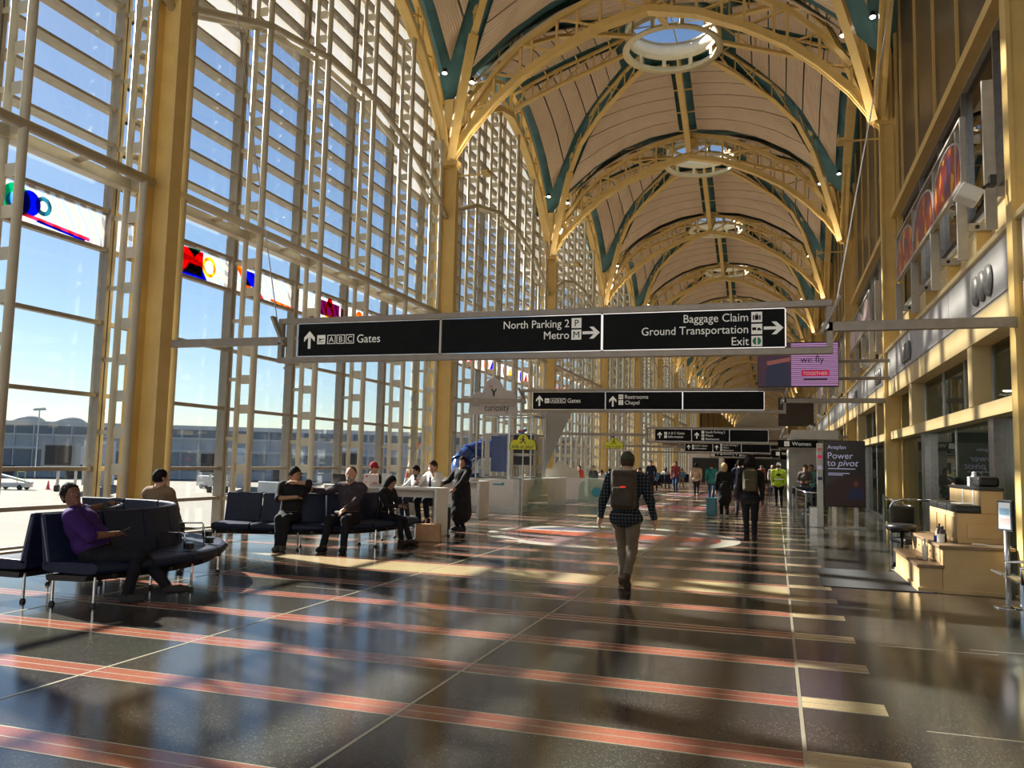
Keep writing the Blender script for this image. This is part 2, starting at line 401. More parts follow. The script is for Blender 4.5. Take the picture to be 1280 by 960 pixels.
def ridged(name, axis):
    m = noisy(name, (0.60, 0.47, 0.34), (0.64, 0.50, 0.37), 1.2, 0.6, coords='World'); t = m.node_tree
    g = t.nodes.new('ShaderNodeNewGeometry'); wv = t.nodes.new('ShaderNodeTexWave'); wv.bands_direction = axis
    wv.inputs['Scale'].default_value = 4.2; t.links.new(g.outputs['Position'], wv.inputs['Vector'])
    bp = t.nodes.new('ShaderNodeBump'); bp.inputs['Strength'].default_value = 0.55; bp.inputs['Distance'].default_value = 0.03
    t.links.new(wv.outputs['Fac'], bp.inputs['Height']); t.links.new(bp.outputs['Normal'], t.nodes['Principled BSDF'].inputs['Normal'])
    return m
PANEL = [ridged('ridged_ceiling_panel_a', 'X'), ridged('ridged_ceiling_panel_b', 'Y')]
PD = [2.45, 3.1, 3.8, 4.5, 5.2, 5.9, 6.65]
def panel_meshes():
    out = []
    for si, S_ in enumerate(SIDES):
        for sg in (-1, 1):
            for d0, d1 in zip(PD, PD[1:]):
                b = MB(); n = 4; rows = []
                for d in (d0+.025, d1-.025):
                    y0, y1 = .42, d-.60; row = []
                    for i in range(n+1):
                        y = y0+(y1-y0)*i/n; z = zsurf(d, y/d); x_, y_ = S_(d, y*sg); row.append((x_*HX/7, y_*BAY/14, z))
                    rows.append(row)
                vs = rows[0]+rows[1]+[(x, y, z+.05) for x, y, z in rows[0]+rows[1]]; m_ = n+1; fs = []
                for i in range(n):
                    fs += [(i, i+1, m_+i+1, m_+i), (2*m_+i, 3*m_+i, 3*m_+i+1, 2*m_+i+1)]
                    fs += [(i, 2*m_+i, 2*m_+i+1, i+1), (m_+i, m_+i+1, 3*m_+i+1, 3*m_+i)]
                fs += [(0, m_, 3*m_, 2*m_), (n, 2*m_+n, 3*m_+n, m_+n)]
                b.add(vs, fs); out.append((b, PANEL[si % 2]))
    return out
deckm = deck_mesh(); PM = panel_meshes(); pms = [b.mesh('ceiling_panel', mt) for b, mt in PM]
jb = MB()
for b, mt in PM: jb.add(b.v, b.f, PANEL.index(mt))
pjoin = jb.mesh('ceiling_panels', PANEL)
# ribs
def rib_mesh(kind):
    lo, up = [], []
    if kind == 'mid':
        for r, z in [(1.95, 18.72), (3.3, 18.25), (4.75, 17.75), (6.0, 17.25), (6.95, 16.8)]: lo.append(Vector((r, 0, z)))
    else:
        for a, z in [(1.42, 18.72), (2.4, 18.42), (3.9, 17.80), (5.0, 17.0), (5.65, 15.9), (6.25, 14.2), (6.62, 13.0), (6.88, 12.05)]: lo.append(Vector((a, a, z)))
    up = [p+Vector((0, 0, .75)) for p in lo]
    sc = lambda p: Vector((p.x*HX/7, p.y*BAY/14, p.z))
    lo = [sc(p) for p in lo]; up = [sc(p) for p in up]
    b = MB(); b.path(lo, .24, .05); b.path([p+Vector((0, 0, .07)) for p in lo], .05, .14)
    u = up if kind == 'mid' else up[:5]
    b.path(u, .16, .08)
    for i in range(len(u)):
        b.bar(lo[i], u[i], .06, .06)
        if i < len(u)-1:
            b.bar(u[i], lo[i+1], .05, .05); m0, m1 = (lo[i]+lo[i+1])/2, (u[i]+u[i+1])/2; b.bar(m0, m1, .05, .05)
            # short purlins crossing the open slot
            s = (lo[i+1]-lo[i]).cross(Vector((0, 0, 1))).normalized()*.42; b.bar(m1-s, m1+s, .05, .05)
    if kind != 'mid':                      # stiff outer leg near the column
        b.path([lo[4], lo[5], lo[6], lo[7]], .30, .16)
    return b
def rot90(b, q):
    c, s = [(1, 0), (0, 1), (-1, 0), (0, -1)][q]; o = MB()
    sx = BAY/14/(HX/7)
    def T(p):
        x, y, z = p
        x, y = x/(HX/7), y/(BAY/14); x, y = c*x-s*y, s*x+c*y
        return (x*HX/7, y*BAY/14, z)
    o.add([T(p) for p in b.v], b.f); return o
ribs = [rot90(rib_mesh(k), q).mesh('rib', GOLD) for k in ('mid', 'diag') for q in range(4)]
IVORY = noisy('ivory_ring_paint', (0.66, 0.58, 0.36), (0.70, 0.62, 0.40), 4, 0.4)
DRUM = noisy('white_drum_paint', (0.72, 0.69, 0.60), (0.76, 0.73, 0.64), 4, 0.5)
ring = MB(); ring.lathe([(1.76, 18.64), (2.04, 18.64), (2.04, 18.70), (1.86, 18.70), (1.84, 18.84), (1.80, 18.84), (1.80, 18.70), (1.76, 18.70), (1.76, 18.64)], n=48)
ring2 = MB(); ring2.lathe([(1.80, 19.16), (1.86, 19.16), (1.88, 19.34), (1.80, 19.34), (1.80, 19.16)], n=48)
for i in range(10):
    a = 2*math.pi*i/10; R = Matrix.Rotation(a, 3, 'Z'); ring2.box(R @ Vector((1.83, 0, 19.0)), (.07, .16, .34), 0, R)
drum = MB(); drum.lathe([(1.80, 19.34), (1.70, 19.45), (1.68, 19.80), (1.74, 19.80), (1.96, 19.78), (1.96, 19.34), (1.80, 19.34)], n=48)
bars = MB(); bars.bar((-1.66, 0, 19.84), (1.66, 0, 19.84), .05, .05); bars.bar((0, -1.66, 19.84), (0, 1.66, 19.84), .05, .05)
bars.lathe([(1.64, 19.78), (1.74, 19.78), (1.74, 19.86), (1.64, 19.86), (1.64, 19.78)], n=48)
capg = MB(); capg.lathe([(1.7, 19.87), (1.2, 20.02), (.6, 20.12), (.02, 20.15)], n=32)
OC = [ring.mesh('ring_flange', IVORY, True), ring2.mesh('slotted_ring', IVORY), drum.mesh('light_drum', DRUM, True), bars.mesh('skylight_bars', FRAME), capg.mesh('skylight_glass', GLASS, True)]
for k in range(KMIN, KMAX):
    cyy = C(k)+BAY/2; od = ORD[k+1]
    e = empty('ceiling', (CX, cyy, 0), label='domed ceiling of ridged tan panels over the %s bay' % od, kind='structure')
    link('roof_deck', deckm, e)
    if k <= 2:
        for m in pms: link('ceiling_panel', m, e)
    else:
        o = link('ceiling_panels', pjoin, e); o['kind'] = 'stuff'
    e = empty('dome_frame', (CX, cyy, 0), label='eight yellow steel ribs of the %s dome' % od, cat='roof frame', kind='structure')
    for m in ribs: link('rib', m, e)
    e = empty('oculus', (CX, cyy, 0), label='round skylight with slotted ivory ring at the top of the %s dome' % od, cat='skylight', kind='structure')
    for nm, m in zip(('ring_flange', 'slotted_ring', 'light_drum', 'skylight_bars', 'skylight_glass'), OC): link(nm, m, e)

# ---- left window wall
XW, XB, XF = -11.66, -11.33, -10.96
def wprof(y):        # top of the glazing at local y in a bay
    s = min(y, BAY-y); s = max(0, s)*7/(BAY/2); return zsurf(7, 1-s/7)+.55
PY = [0.52+2.536*i for i in range(6)]
COLS = [(-.1, .52)]+list(zip(PY, PY[1:]))+[(PY[-1], BAY+.1)]
ROWS = [0.06, .69, 1.33, 2.65, 3.96, 5.30, 6.02, 6.62, 7.28]
while ROWS[-1] < 17: ROWS.append(ROWS[-1]+.675)
ART = (5, 6)
PIPE = [10.44, 11.45, 11.93, 11.93, 11.45, 10.44]
def clip(y0, y1, z0, z1):
    t0, t1 = min(z1, wprof(y0)), min(z1, wprof(y1))
    if y0 < 3 or y1 > BAY-3 or True:
        if t0 <= z0+.02 and t1 <= z0+.02: return None
    if t0 <= z0+.02:  # triangle side
        return [(y0, z0), (y1, z0), (y1, t1)]
    if t1 <= z0+.02: return [(y0, z0), (y1, z0), (y0, t0)]
    return [(y0, z0), (y1, z0), (y1, t1), (y0, t0)]
def hazy(z, y): 
    i = min(max((y-PY[0])/2.536, 0), 5); return z > float(np.interp(i, range(6), PIPE))
cache_pane = {}
def bay_parts():
    P = {'pane': [], 'rail': [], 'mullion': [], 'post': [], 'art': []}
    for ci, (a, c) in enumerate(COLS):
        for ri in range(len(ROWS)-1):
            poly = clip(a+.02, c-.02, ROWS[ri], ROWS[ri+1])
            if not poly: continue
            m = GLASS_W if hazy(ROWS[ri]+.3, (a+c)/2) else GLASS
            P['pane'].append((poly, m, ri == 5))
    for ri, z in enumerate(ROWS):
        ys = [y for y in np.linspace(-.1, BAY+.1, 60) if wprof(y) > z]
        if not ys: continue
        ya, yb = min(ys), max(ys); th = .07 if z < 6.2 else .055
        b = MB()
        b.bx(XW-.07, XW+.06, ya, yb, z-th/2, z+th/2)
        if z > 6.3: b.bx(XW-.32, XW-.10, ya, yb, z+.010, z+.024)
        P['rail'].append(b)
    for y in PY:
        zt = wprof(y); b = MB(); b.bx(XW-.12, XW+.09, y-.085, y-.015, 0, zt); b.bx(XW-.12, XW+.09, y+.015, y+.085, 0, zt); b.bx(XW-.10, XW+.02, y-.015, y+.015, 0, zt)
        P['mullion'].append(b)
    return P
BP = bay_parts()
def pane_mesh(poly): return MB().prism(poly, 'x', XW-.008, XW+.008)
def art_mat(name):
    """clear glass with pale etched swirls"""
    m = bpy.data.materials.new(name); m.use_nodes = True; t = m.node_tree; t.nodes.clear()
    o = t.nodes.new('ShaderNodeOutputMaterial'); tc = t.nodes.new('ShaderNodeTexCoord')
    wv = t.nodes.new('ShaderNodeTexWave'); wv.wave_type = 'RINGS'; wv.inputs['Scale'].default_value = 1.3; wv.inputs['Distortion'].default_value = 7
    t.links.new(tc.outputs['Object'], wv.inputs['Vector'])
    r2 = t.nodes.new('ShaderNodeValToRGB'); r2.color_ramp.elements[0].position = .35; r2.color_ramp.elements[1].position = .75
    r2.color_ramp.elements[0].color = (.15, .15, .15, 1); r2.color_ramp.elements[1].color = (.8, .8, .8, 1)
    t.links.new(wv.outputs['Fac'], r2.inputs['Fac'])
    tr = t.nodes.new('ShaderNodeBsdfTransparent'); tl = t.nodes.new('ShaderNodeBsdfTranslucent'); tl.inputs[0].default_value = (.36, .355, .34, 1)
    mx = t.nodes.new('ShaderNodeMixShader'); t.links.new(r2.outputs[0], mx.inputs[0])
    t.links.new(tr.outputs[0], mx.inputs[1]); t.links.new(tl.outputs[0], mx.inputs[2]); t.links.new(mx.outputs[0], o.inputs[0]); return m
ARTG = art_mat('etched_art_glass')
def stain(name, c):
    m = bpy.data.materials.new(name); m.use_nodes = True; t = m.node_tree; t.nodes.clear()
    o = t.nodes.new('ShaderNodeOutputMaterial'); tr = t.nodes.new('ShaderNodeBsdfTransparent'); tr.inputs[0].default_value = (*c, 1)
    tl = t.nodes.new('ShaderNodeBsdfTranslucent'); tl.inputs[0].default_value = (*c, 1); mx = t.nodes.new('ShaderNodeMixShader'); mx.inputs[0].default_value = .6
    t.links.new(tr.outputs[0], mx.inputs[1]); t.links.new(tl.outputs[0], mx.inputs[2]); t.links.new(mx.outputs[0], o.inputs[0]); return m
ST = {k: stain('stained_glass_'+k, c) for k, c in dict(green=(0, .45, .28), blue=(0, .03, .75), teal=(.10, .33, .42), pink=(.85, .12, .25), red=(.6, .01, .02), yellow=(.95, .6, .03), orange=(.95, .3, .01), cyan=(0, .6, .7), purple=(.25, .02, .2), sky=(.2, .5, .95)).items()}
def disc(cy_, cz_, ro, ri, n=24, a0=0, a1=2*math.pi):
    o_ = [(cy_+ro*math.cos(a0+(a1-a0)*i/n), cz_+ro*math.sin(a0+(a1-a0)*i/n)) for i in range(n+1)]
    if ri <= 0: return [o_[:-1]]
    i_ = [(cy_+ri*math.cos(a0+(a1-a0)*i/n), cz_+ri*math.sin(a0+(a1-a0)*i/n)) for i in range(n+1)]
    return [[o_[i], o_[i+1], i_[i+1], i_[i]] for i in range(n)]
def art_piece(parent, polys, color, off=0):
    b = MB()
    for p in polys: b.prism(p, 'x', XW+.012+off*2.4, XW+.019+off*2.4)
    b.build('stained_piece', ST[color], parent)
postm = None
def post_bm(y, full=True):
    zt = lerp(ARCH, min(y, BAY-y)*14/BAY)-.1; f = MB(); f.tube((XF, y, 0), (XF, y, zt), .074, 12)
    g = MB(); g.tube((XB, y, 0), (XB, y, zt), .062, 10)
    wb = MB(); z = .02
    zs = [1.33-.655+.655*i for i in range(30)]
    for z in zs:
        if z > zt-.2: break
        wb.bx(XB, XF, y-.012, y+.012, z-.10, z+.10)
    for z in zs[::2]:
        if z < zt: wb.bx(XW+.05, XB, y-.02, y+.02, z-.04, z+.04)
    wb.bx(XB, XF, y-.02, y+.02, zt-.12, zt)
    return f, g, wb
yN = lambda i: PY[i]
for k in range(KMIN, 8):
    od = ORD[k+1]
    e = empty('window_%d' % (k+2), (0, C(k), 0), label='tall gridded window wall between the %s and %s left columns' % (od, ORD[k+2]), kind='structure')
    near = k <= 1
    if near:
        if k == KMIN:
            pmeshes = [(pane_mesh(p).mesh('pane', ARTG if art else m)) for p, m, art in BP['pane']]
            rmeshes = [b.mesh('rail', FRAME) for b in BP['rail']]; mmeshes = [b.mesh('mullion', FRAME) for b in BP['mullion']]
            posts = [[b.mesh(n_, CREAM, s_) for b, n_, s_ in zip(post_bm(y), ('front_tube', 'rear_tube', 'web_plates'), (True, True, False))] for y in PY]
            pb = MB()
            for x, rr in ((XF, .085), (XB, .07)):
                pts = [(x, -.0, PIPE[0]-.35)]+[(x, PY[i], PIPE[i]) for i in range(6)]+[(x, BAY, PIPE[-1]-.35)]
                pb.pipe(pts, rr, 10)
            archp = pb.mesh('arched_pipe', CREAM, True)
            hp = MB().tube((XF, .3, 6.62), (XF, BAY-.3, 6.62), .09, 12).mesh('front_pipe', CREAM, True)
            hq = MB().bx(XB-.10, XB+.10, .3, BAY-.3, 6.42, 6.62).mesh('rear_beam', CREAM)
            cr = MB()
            for i in range(6):
                cr.bx(XB, XF, PY[i]-.02, PY[i]+.02, 6.50, 6.70)
                if i < 5: cr.bar((XB, (PY[i]+PY[i+1])/2, 6.52), (XF, (PY[i]+PY[i+1])/2, 6.58), .18, .02)
            crm = cr.mesh('cross_plates', CREAM)
            tri = MB()
            for q in (0, 1):   # solid steel in the top corners
                f_ = (lambda y: y) if q == 0 else (lambda y: BAY-y)
            sill = MB().bx(XW-.25, XW+.30, 0, BAY, 0.0, .06).mesh('sill', FRAME)
        for m in pmeshes: link('pane', m, e)
        for m in rmeshes: link('rail', m, e)
        for m in mmeshes: link('mullion', m, e)
        for a in posts:
            p_ = link('post', a[0], e); link('rear_tube', a[1], p_); link('web_plates', a[2], p_)
        link('arched_pipe', archp, e); link('front_pipe', hp, e); link('rear_beam', hq, e); link('cross_plates', crm, e); link('sill', sill, e)
    else:
        if k == 2:
            jp = MB()
            for p, m, art in BP['pane']: q = pane_mesh(p); jp.add(q.v, q.f, 0 if m is GLASS else 1)
            jpm = jp.mesh('panes', [GLASS, GLASS_W])
            jf = MB()
            for b in BP['rail']+BP['mullion']: jf.add(b.v, b.f)
            jfm = jf.mesh('window_grid', FRAME)
            jq = MB()
            for y in PY:
                for b in post_bm(y): jq.add(b.v, b.f)
            jqm = jq.mesh('posts', CREAM)
        for nm, m in (('panes', jpm), ('window_grid', jfm), ('posts', jqm)):
            o = link(nm, m, e); o['kind'] = 'stuff'
        link('arched_pipe', archp, e); link('front_pipe', hp, e); link('rear_beam', hq, e); link('sill', sill, e)
    # stained pieces in the art band, row 5.30-6.02
    if k == -1:
        y = PY[4]+.05
        art_piece(e, disc(y+.50, 5.66, .27, .13), 'green'); art_piece(e, disc(y+.44, 5.62, .13, 0), 'sky', .004)
        art_piece(e, disc(y+.76, 5.68, .21, 0), 'blue', -.004); art_piece(e, disc(y+1.02, 5.70, .16, .09), 'teal')
        art_piece(e, [[(y+.5, 5.44), (y+2.0, 5.36), (y+2.0, 5.42), (y+.5, 5.50)]], 'pink', .006)
        art_piece(e, [[(y+.9, 5.40), (y+1.9, 5.33), (y+1.9, 5.37), (y+.9, 5.44)]], 'blue', .006)
    if k == 0:
        y = PY[0]+.78
        art_piece(e, [[(y-.1, 5.38), (y+.75, 5.38), (y+.75, 5.92), (y-.1, 5.92)]], 'red'); art_piece(e, [[(y+.1, 5.33), (y+.9, 5.33), (y+.7, 5.60), (y+.3, 5.62)]], 'blue', .006)
        art_piece(e, [[(y+.25, 5.92), (y+.65, 5.95), (y+.45, 5.74)]], 'green', .006); art_piece(e, [[(y+.15, 5.45), (y+.5, 5.42), (y+.65, 5.78), (y+.3, 5.85)]], 'yellow', .010)
        art_piece(e, disc(y+.95, 5.65, .22, .15), 'yellow', .004)
        y = PY[1]+.12
        art_piece(e, [[(y-.05, 5.95), (y+.15, 5.95), (y+.8, 5.35), (y+.55, 5.35)]], 'orange'); art_piece(e, [[(y+.25, 5.55), (y+.8, 5.55), (y+.8, 5.88), (y+.25, 5.88)]], 'blue', .004)
        art_piece(e, [[(y+.65, 5.50), (y+.95, 5.50), (y+.95, 5.80), (y+.65, 5.80)]], 'cyan', .006); art_piece(e, [[(y+.9, 5.33), (y+1.15, 5.33), (y+.95, 5.48)]], 'pink')
        art_piece(e, [[(y+1.4, 5.36), (y+2.4, 5.33), (y+2.4, 5.37), (y+1.4, 5.42)]], 'orange')
        y = PY[2]+.75
        art_piece(e, [[(y+.3, 5.45), (y+1.5, 5.45), (y+1.5, 5.85), (y+.3, 5.85)]], 'purple'); art_piece(e, disc(y+.95, 5.60, .26, .12), 'yellow', .006)
        art_piece(e, disc(y+.95, 5.84, .13, 0), 'red', .010); art_piece(e, [[(y+1.6, 5.45), (y+2.0, 5.45), (y+2.0, 5.8), (y+1.6, 5.8)]], 'purple')
        y = PY[3]
        art_piece(e, disc(y+.9, 5.65, .25, .1), 'orange'); art_piece(e, [[(y+1.2, 5.4), (y+1.9, 5.4), (y+1.5, 5.8)]], 'red')
    if k >= 1 and k < 4:
        cc = ['yellow', 'red', 'orange', 'pink', 'blue']
        for i in range(5):
            art_piece(e, disc(PY[i]+.9, 5.65, .28, 0, 10), cc[i]); art_piece(e, [[(PY[i]+1.3, 5.4), (PY[i]+1.9, 5.4), (PY[i]+1.7, 5.9)]], cc[(i+2) % 5])
# beyond the glass: a dark wood panelled wall
DKW = noisy('dark_brown_panelling', (0.060, 0.036, 0.018), (0.090, 0.052, 0.026), 2, 0.5, coords='World')
b = MB(); y = C(8)
while y < yend: b.bx(-11.6, -11.3, y+.02, y+1.18, 0, 13); y += 1.2
b.build('wall_left', DKW); tag(bpy.data.objects['wall_left'], 'dark brown panelled wall beyond the last left window', kind='structure')
b = MB().bx(-12, 9.5, yend, yend+.3, 0, 19); o = b.build('wall_far', noisy('tan_end_wall', (.30, .22, .12), (.34, .25, .14), 1, .6)); tag(o, 'dark end wall far down the hall', kind='structure')
b = MB().bx(-12, 9.5, -16.3, -16, 0, 19); o = b.build('wall_back', WHITE); tag(o, 'plain end wall behind the camera', kind='structure')

# uplights added on the column heads to brighten the vault: troughs with warm lamps
for k in range(KMIN, KMAX+1):
    for side, x, sg in (('left', XL+1.45, 1), ('right', XR-1.05, -1)):
        e = empty('added_uplight', (x, C(k), 11.5), label='added fill light trough on the %s column head, %s along the hall' % (side, ORD[k+1]), cat='added_uplight', group='added uplights on the column heads')
        MB().bx(-.12, .12, -.28, .28, 0, .06).bx(-.12, -.10, -.28, .28, .06, .16).bx(.10, .12, -.28, .28, .06, .16).build('trough', GOLD, e); MB().bx(*((-1.07, -.10) if sg > 0 else (.10, 1.05)), -.02, .02, .0, .05).build('bracket', GOLD, e)
        L = bpy.data.lights.new('added_uplight_lamp', 'AREA'); L.shape = 'RECTANGLE'; L.size = .2; L.size_y = .5; L.energy = 50; L.color = (1.0, .86, .66)
        q = bpy.data.objects.new('added_uplight_lamp', L); COL.objects.link(q); q.location = (x, C(k), 11.68); q.rotation_euler = (math.pi, 0, 0)
# ---- right wall, one storefront front per bay
SHOPWALL = noisy('grey_green_wall_panel', (0.17, 0.19, 0.16), (0.20, 0.22, 0.185), 2, 0.4, coords='World')
SHOPCEIL = noisy('shop_ceiling', (0.34, 0.32, 0.28), (0.38, 0.36, 0.31), 2, 0.7)
WARMWALL = noisy('buff_wall_panel', (0.66, 0.52, 0.26), (0.70, 0.56, 0.30), 1.2, 0.5, coords='World')
OVAL = noisy('dark_oval_relief', (0.10, 0.10, 0.10), (0.18, 0.18, 0.18), 30, 0.4)
DOWN = mat('downlight_lens', (1, 1, 1), 0.5, emit=(1.0, 0.92, 0.78), es=12)
LG = mat('grey_window_base', (0.16, 0.155, 0.14), 0.45)
def mural():
    m = bpy.data.materials.new('flame_mural'); m.use_nodes = True; t = m.node_tree; b = t.nodes['Principled BSDF']; b.inputs['Roughness'].default_value = .3
    tc = t.nodes.new('ShaderNodeTexCoord'); mp = t.nodes.new('ShaderNodeMapping'); mp.inputs['Scale'].default_value = (1, 3.2, 1.3); mp.inputs['Rotation'].default_value = (.35, 0, 0)
    v = t.nodes.new('ShaderNodeTexVoronoi'); v.inputs['Scale'].default_value = 2.4; t.links.new(tc.outputs['Object'], mp.inputs[0]); t.links.new(mp.outputs[0], v.inputs['Vector'])
    s = t.nodes.new('ShaderNodeSeparateColor'); t.links.new(v.outputs['Color'], s.inputs[0])
    r = t.nodes.new('ShaderNodeValToRGB'); r.color_ramp.interpolation = 'CONSTANT'; e = r.color_ramp.elements
    e[0].color = (.32, .03, .025, 1); e[1].position = .28; e[1].color = (.55, .07, .02, 1)
    for p, c in ((.45, (.07, .04, .14, 1)), (.6, (.25, .02, .06, 1)), (.72, (.85, .45, .04, 1)), (.84, (.6, .14, .03, 1)), (.94, (.10, .06, .20, 1))):
        q = e.new(p); q.color = c
    t.links.new(s.outputs[0], r.inputs[0]); t.links.new(r.outputs[0], b.inputs['Base Color']); return m
MURAL = mural()
MURAL2 = noisy('faded_lilac_mural', (0.45, 0.30, 0.42), (0.62, 0.50, 0.42), 2.5, 0.4, coords='World')
DKGL = noisy('dark_upper_glazing', (0.040, 0.030, 0.022), (0.058, 0.044, 0.032), 1, 0.30, spec=0.25)
UM = [2.65+2.45*i for i in range(4)]
def right_bay(k):
    if k >= 6: return far_bay(k)
    od = ORD[k+1]; near = k in (-1, 0, 1)
    e = empty('wall_right', (0, C(k), 0), label='right-hand storefront wall, %s bay, with buff bands and smoked glass' % od, kind='structure')
    B0, B1 = .3, BAY-.3
    def p(name, b, m, **kw): return b.build(name, m, e, **kw)
    p('door_head_beam', MB().bx(3.16, 3.52, 0, BAY, 2.50, 2.72), WARMWALL)
    p('fascia_beam', MB().bx(3.12, 3.55, 0, BAY, 3.74, 4.16), WARMWALL)
    p('soffit', MB().bx(3.12, 8.5, 0, BAY, 4.16, 4.2), SHOPCEIL)
    for a, c in ((.28, 4.6), (4.62, 9.0), (9.02, BAY-.28)):
        p('fascia_panel', MB().bx(3.10, 3.22, a, c, 4.2, 5.0), GREYP)
    p('ledge_strip', MB().bx(3.04, 3.3, 0, BAY, 5.0, 5.08), WARMWALL)
    p('buff_wall', MB().bx(3.42, 3.6, 0, BAY, 5.08, 5.95), WARMWALL)
    p('white_ledge', MB().bx(3.36, 3.62, 0, BAY, 5.93, 6.0), WHITE)
    p('window_base', MB().bx(3.50, 3.62, 0, BAY, 6.0, 6.3), LG)
    p('upper_beam', MB().bx(3.28, 3.5, 0, BAY, 9.02, 9.22), GOLD)
    p('upper_soffit', MB().bx(3.5, 8.5, 0, BAY, 9.0, 9.1), SHOPCEIL)
    # upper office glass and mullions, back wall of the room behind it
    ys = [.3]+UM+[BAY-.3]
    for a, c in zip(ys, ys[1:]): p('upper_pane', MB().bx(3.60, 3.612, a+.03, c-.03, 6.3, 9.0), GLASS_D)
    for y in UM: p('upper_mullion', MB().bx(3.50, 3.62, y-.03, y+.03, 6.0, 9.0), STEEL)
    p('office_wall', MB().bx(8.5, 8.7, 0, BAY, 4.2, 9.1), DKW)
    # dark glazing above, with thin yellow mullions
    poly = [(0, 9.22), (BAY, 9.22)]+[(y, wprof(y)) for y in np.linspace(BAY, 0, 15)]
    p('dark_glazing', MB().prism(poly, 'x', 3.50, 3.58), DKGL)
    for y in UM+[BAY-1.2]: p('thin_mullion', MB().bx(3.44, 3.52, y-.025, y+.025, 9.22, wprof(y)-.1), GOLD)
    for a in (.30, BAY-.30): p('jamb', MB().bx(3.42, 3.58, a-.06, a+.06, 0, 14.6), GOLD)
    # brackets that carry the mural frame
    for i, y in enumerate([.75]+UM):
        top = 7.35 if i in (0, ) else 6.3
        if i == 1: top = 7.35
        p('bracket', MB().bx(2.90, 3.06, y-.03, y+.03, 5.12, top).bx(3.06, 3.45, y-.03, y+.03, 5.60, 5.74), BRKT, bevel=.01)
        p('bracket_leg', MB().bx(3.2, 3.42, y+.05, y+.12, 5.12, 5.62), GOLD)
        p('bracket_pin', MB().tube((3.20, y-.04, 5.67), (3.20, y+.04, 5.67), .035, 10), BLACK)
    # mural
    y0, y1 = UM[0]-.5, UM[3]-.4; z0 = 6.32
    fr = MB(); fr.bx(2.88, 2.96, y0, y1, z0-.05, z0+.02); fr.bx(2.88, 2.96, y0, y1, z0+1.02, z0+1.06)
    n3 = 3; dy = (y1-y0)/n3
    for i in range(4): fr.bx(2.88, 2.96, y0+dy*i-.025, y0+dy*i+.025, z0-.05, z0+1.06)
    p('mural_frame', fr, BRKT)
    for i in range(n3):
        a = y0+dy*i+.03; c = a+dy-.06; m_ = (a+c)/2; N = 12
        arc = [(m_+(c-a)/2*math.cos(math.pi*j/N), z0+.30+.62*math.sin(math.pi*j/N)**.8) for j in range(N+1)]
        p('mural_panel', MB().prism([(a, z0+.02), (c, z0+.02)]+arc, 'x', 2.905, 2.935), MURAL if k <= 0 else MURAL2)
        ring_ = MB(); ring_.pipe([(2.90, y, z) for y, z in arc], .022, 6); p('mural_arch_rim', ring_, GREYP)
    # clerestory
    for a, wd in ((3.0, .34), (9.5, .42)): p('clerestory_post', MB().bx(3.14, 3.5, a, a+wd, 2.72, 3.74), WARMWALL)
    ys = [.3, 1.7, 3.0, 5.1, 7.2, 9.5, 11.4, BAY-.3]
    for a, c in zip(ys, ys[1:]): p('clerestory_pane', MB().bx(3.44, 3.45, a+.02, c-.02, 2.72, 3.74), GLASS_S)
    p('transom_bars', (lambda b: [b.bx(3.42, 3.48, y-.02, y+.02, 2.72, 3.74) for y in ys[1:-1]] and b)(MB()), STEEL)
    # storefront
    ys = [.3, 2.75, 6.1, 9.0, 11.2, BAY-.3]
    for a, c in zip(ys, ys[1:]): p('storefront_pane', MB().bx(3.44, 3.452, a+.02, c-.02, .08, 2.5), GLASS_S)
    for a, wd in ((2.45, .34), (8.9, .40)): p('door_post', MB().bx(3.30, 3.50, a, a+wd, 0, 2.5), STEEL)
    p('glass_joint', MB().bx(3.43, 3.46, 6.09, 6.12, 0, 2.5), CHROME)
    p('threshold', MB().bx(3.38, 3.5, 0, BAY, 0, .08), STEEL)
    # inside: tiled partition, ceiling and a few downlights
    for iy in range(6):
        for iz in range(4):
            if near: p('wall_tile', MB().bx(7.98, 8.06, iy*2.28+.01, iy*2.28+2.27, iz*1.03+.01, iz*1.03+1.02), SHOPWALL)
    if not near: p('back_partition', MB().bx(7.98, 8.06, 0, BAY, 0, 4.15), SHOPWALL)
    p('side_partition', MB().bx(3.6, 8.0, BAY-.06, BAY+.06, 0, 4.15), SHOPWALL)
    p('shop_ceiling', MB().bx(3.5, 8.2, .1, BAY-.1, 3.55, 3.60), SHOPCEIL)
def far_bay(k):
    e = empty('wall_right', (0, C(k), 0), label='right-hand storefront wall, %s bay, far down the hall' % ORD[k+1], kind='structure')
    MB().bx(3.12, 3.6, 0, BAY, 3.74, 4.16).bx(3.16, 3.5, 0, BAY, 2.5, 2.72).bx(3.4, 3.6, 0, BAY, 5.08, 6.0).build('buff_bands', WARMWALL, e)
    MB().bx(3.10, 3.3, .2, BAY-.2, 4.2, 5.0).build('fascia_panel', GREYP, e); MB().bx(3.28, 3.5, 0, BAY, 9.0, 9.22).build('upper_beam', GOLD, e)
    MB().bx(3.5, 3.6, 0, BAY, 6.0, 9.0).bx(3.5, 3.6, 0, BAY, 0, 3.74).build('dark_glass', DKGL, e)
    poly = [(0, 9.22), (BAY, 9.22)]+[(y, wprof(y)) for y in np.linspace(BAY, 0, 15)]
    MB().prism(poly, 'x', 3.50, 3.58).build('dark_glazing', DKGL, e)
for k in range(KMIN, KMAX): right_bay(k)
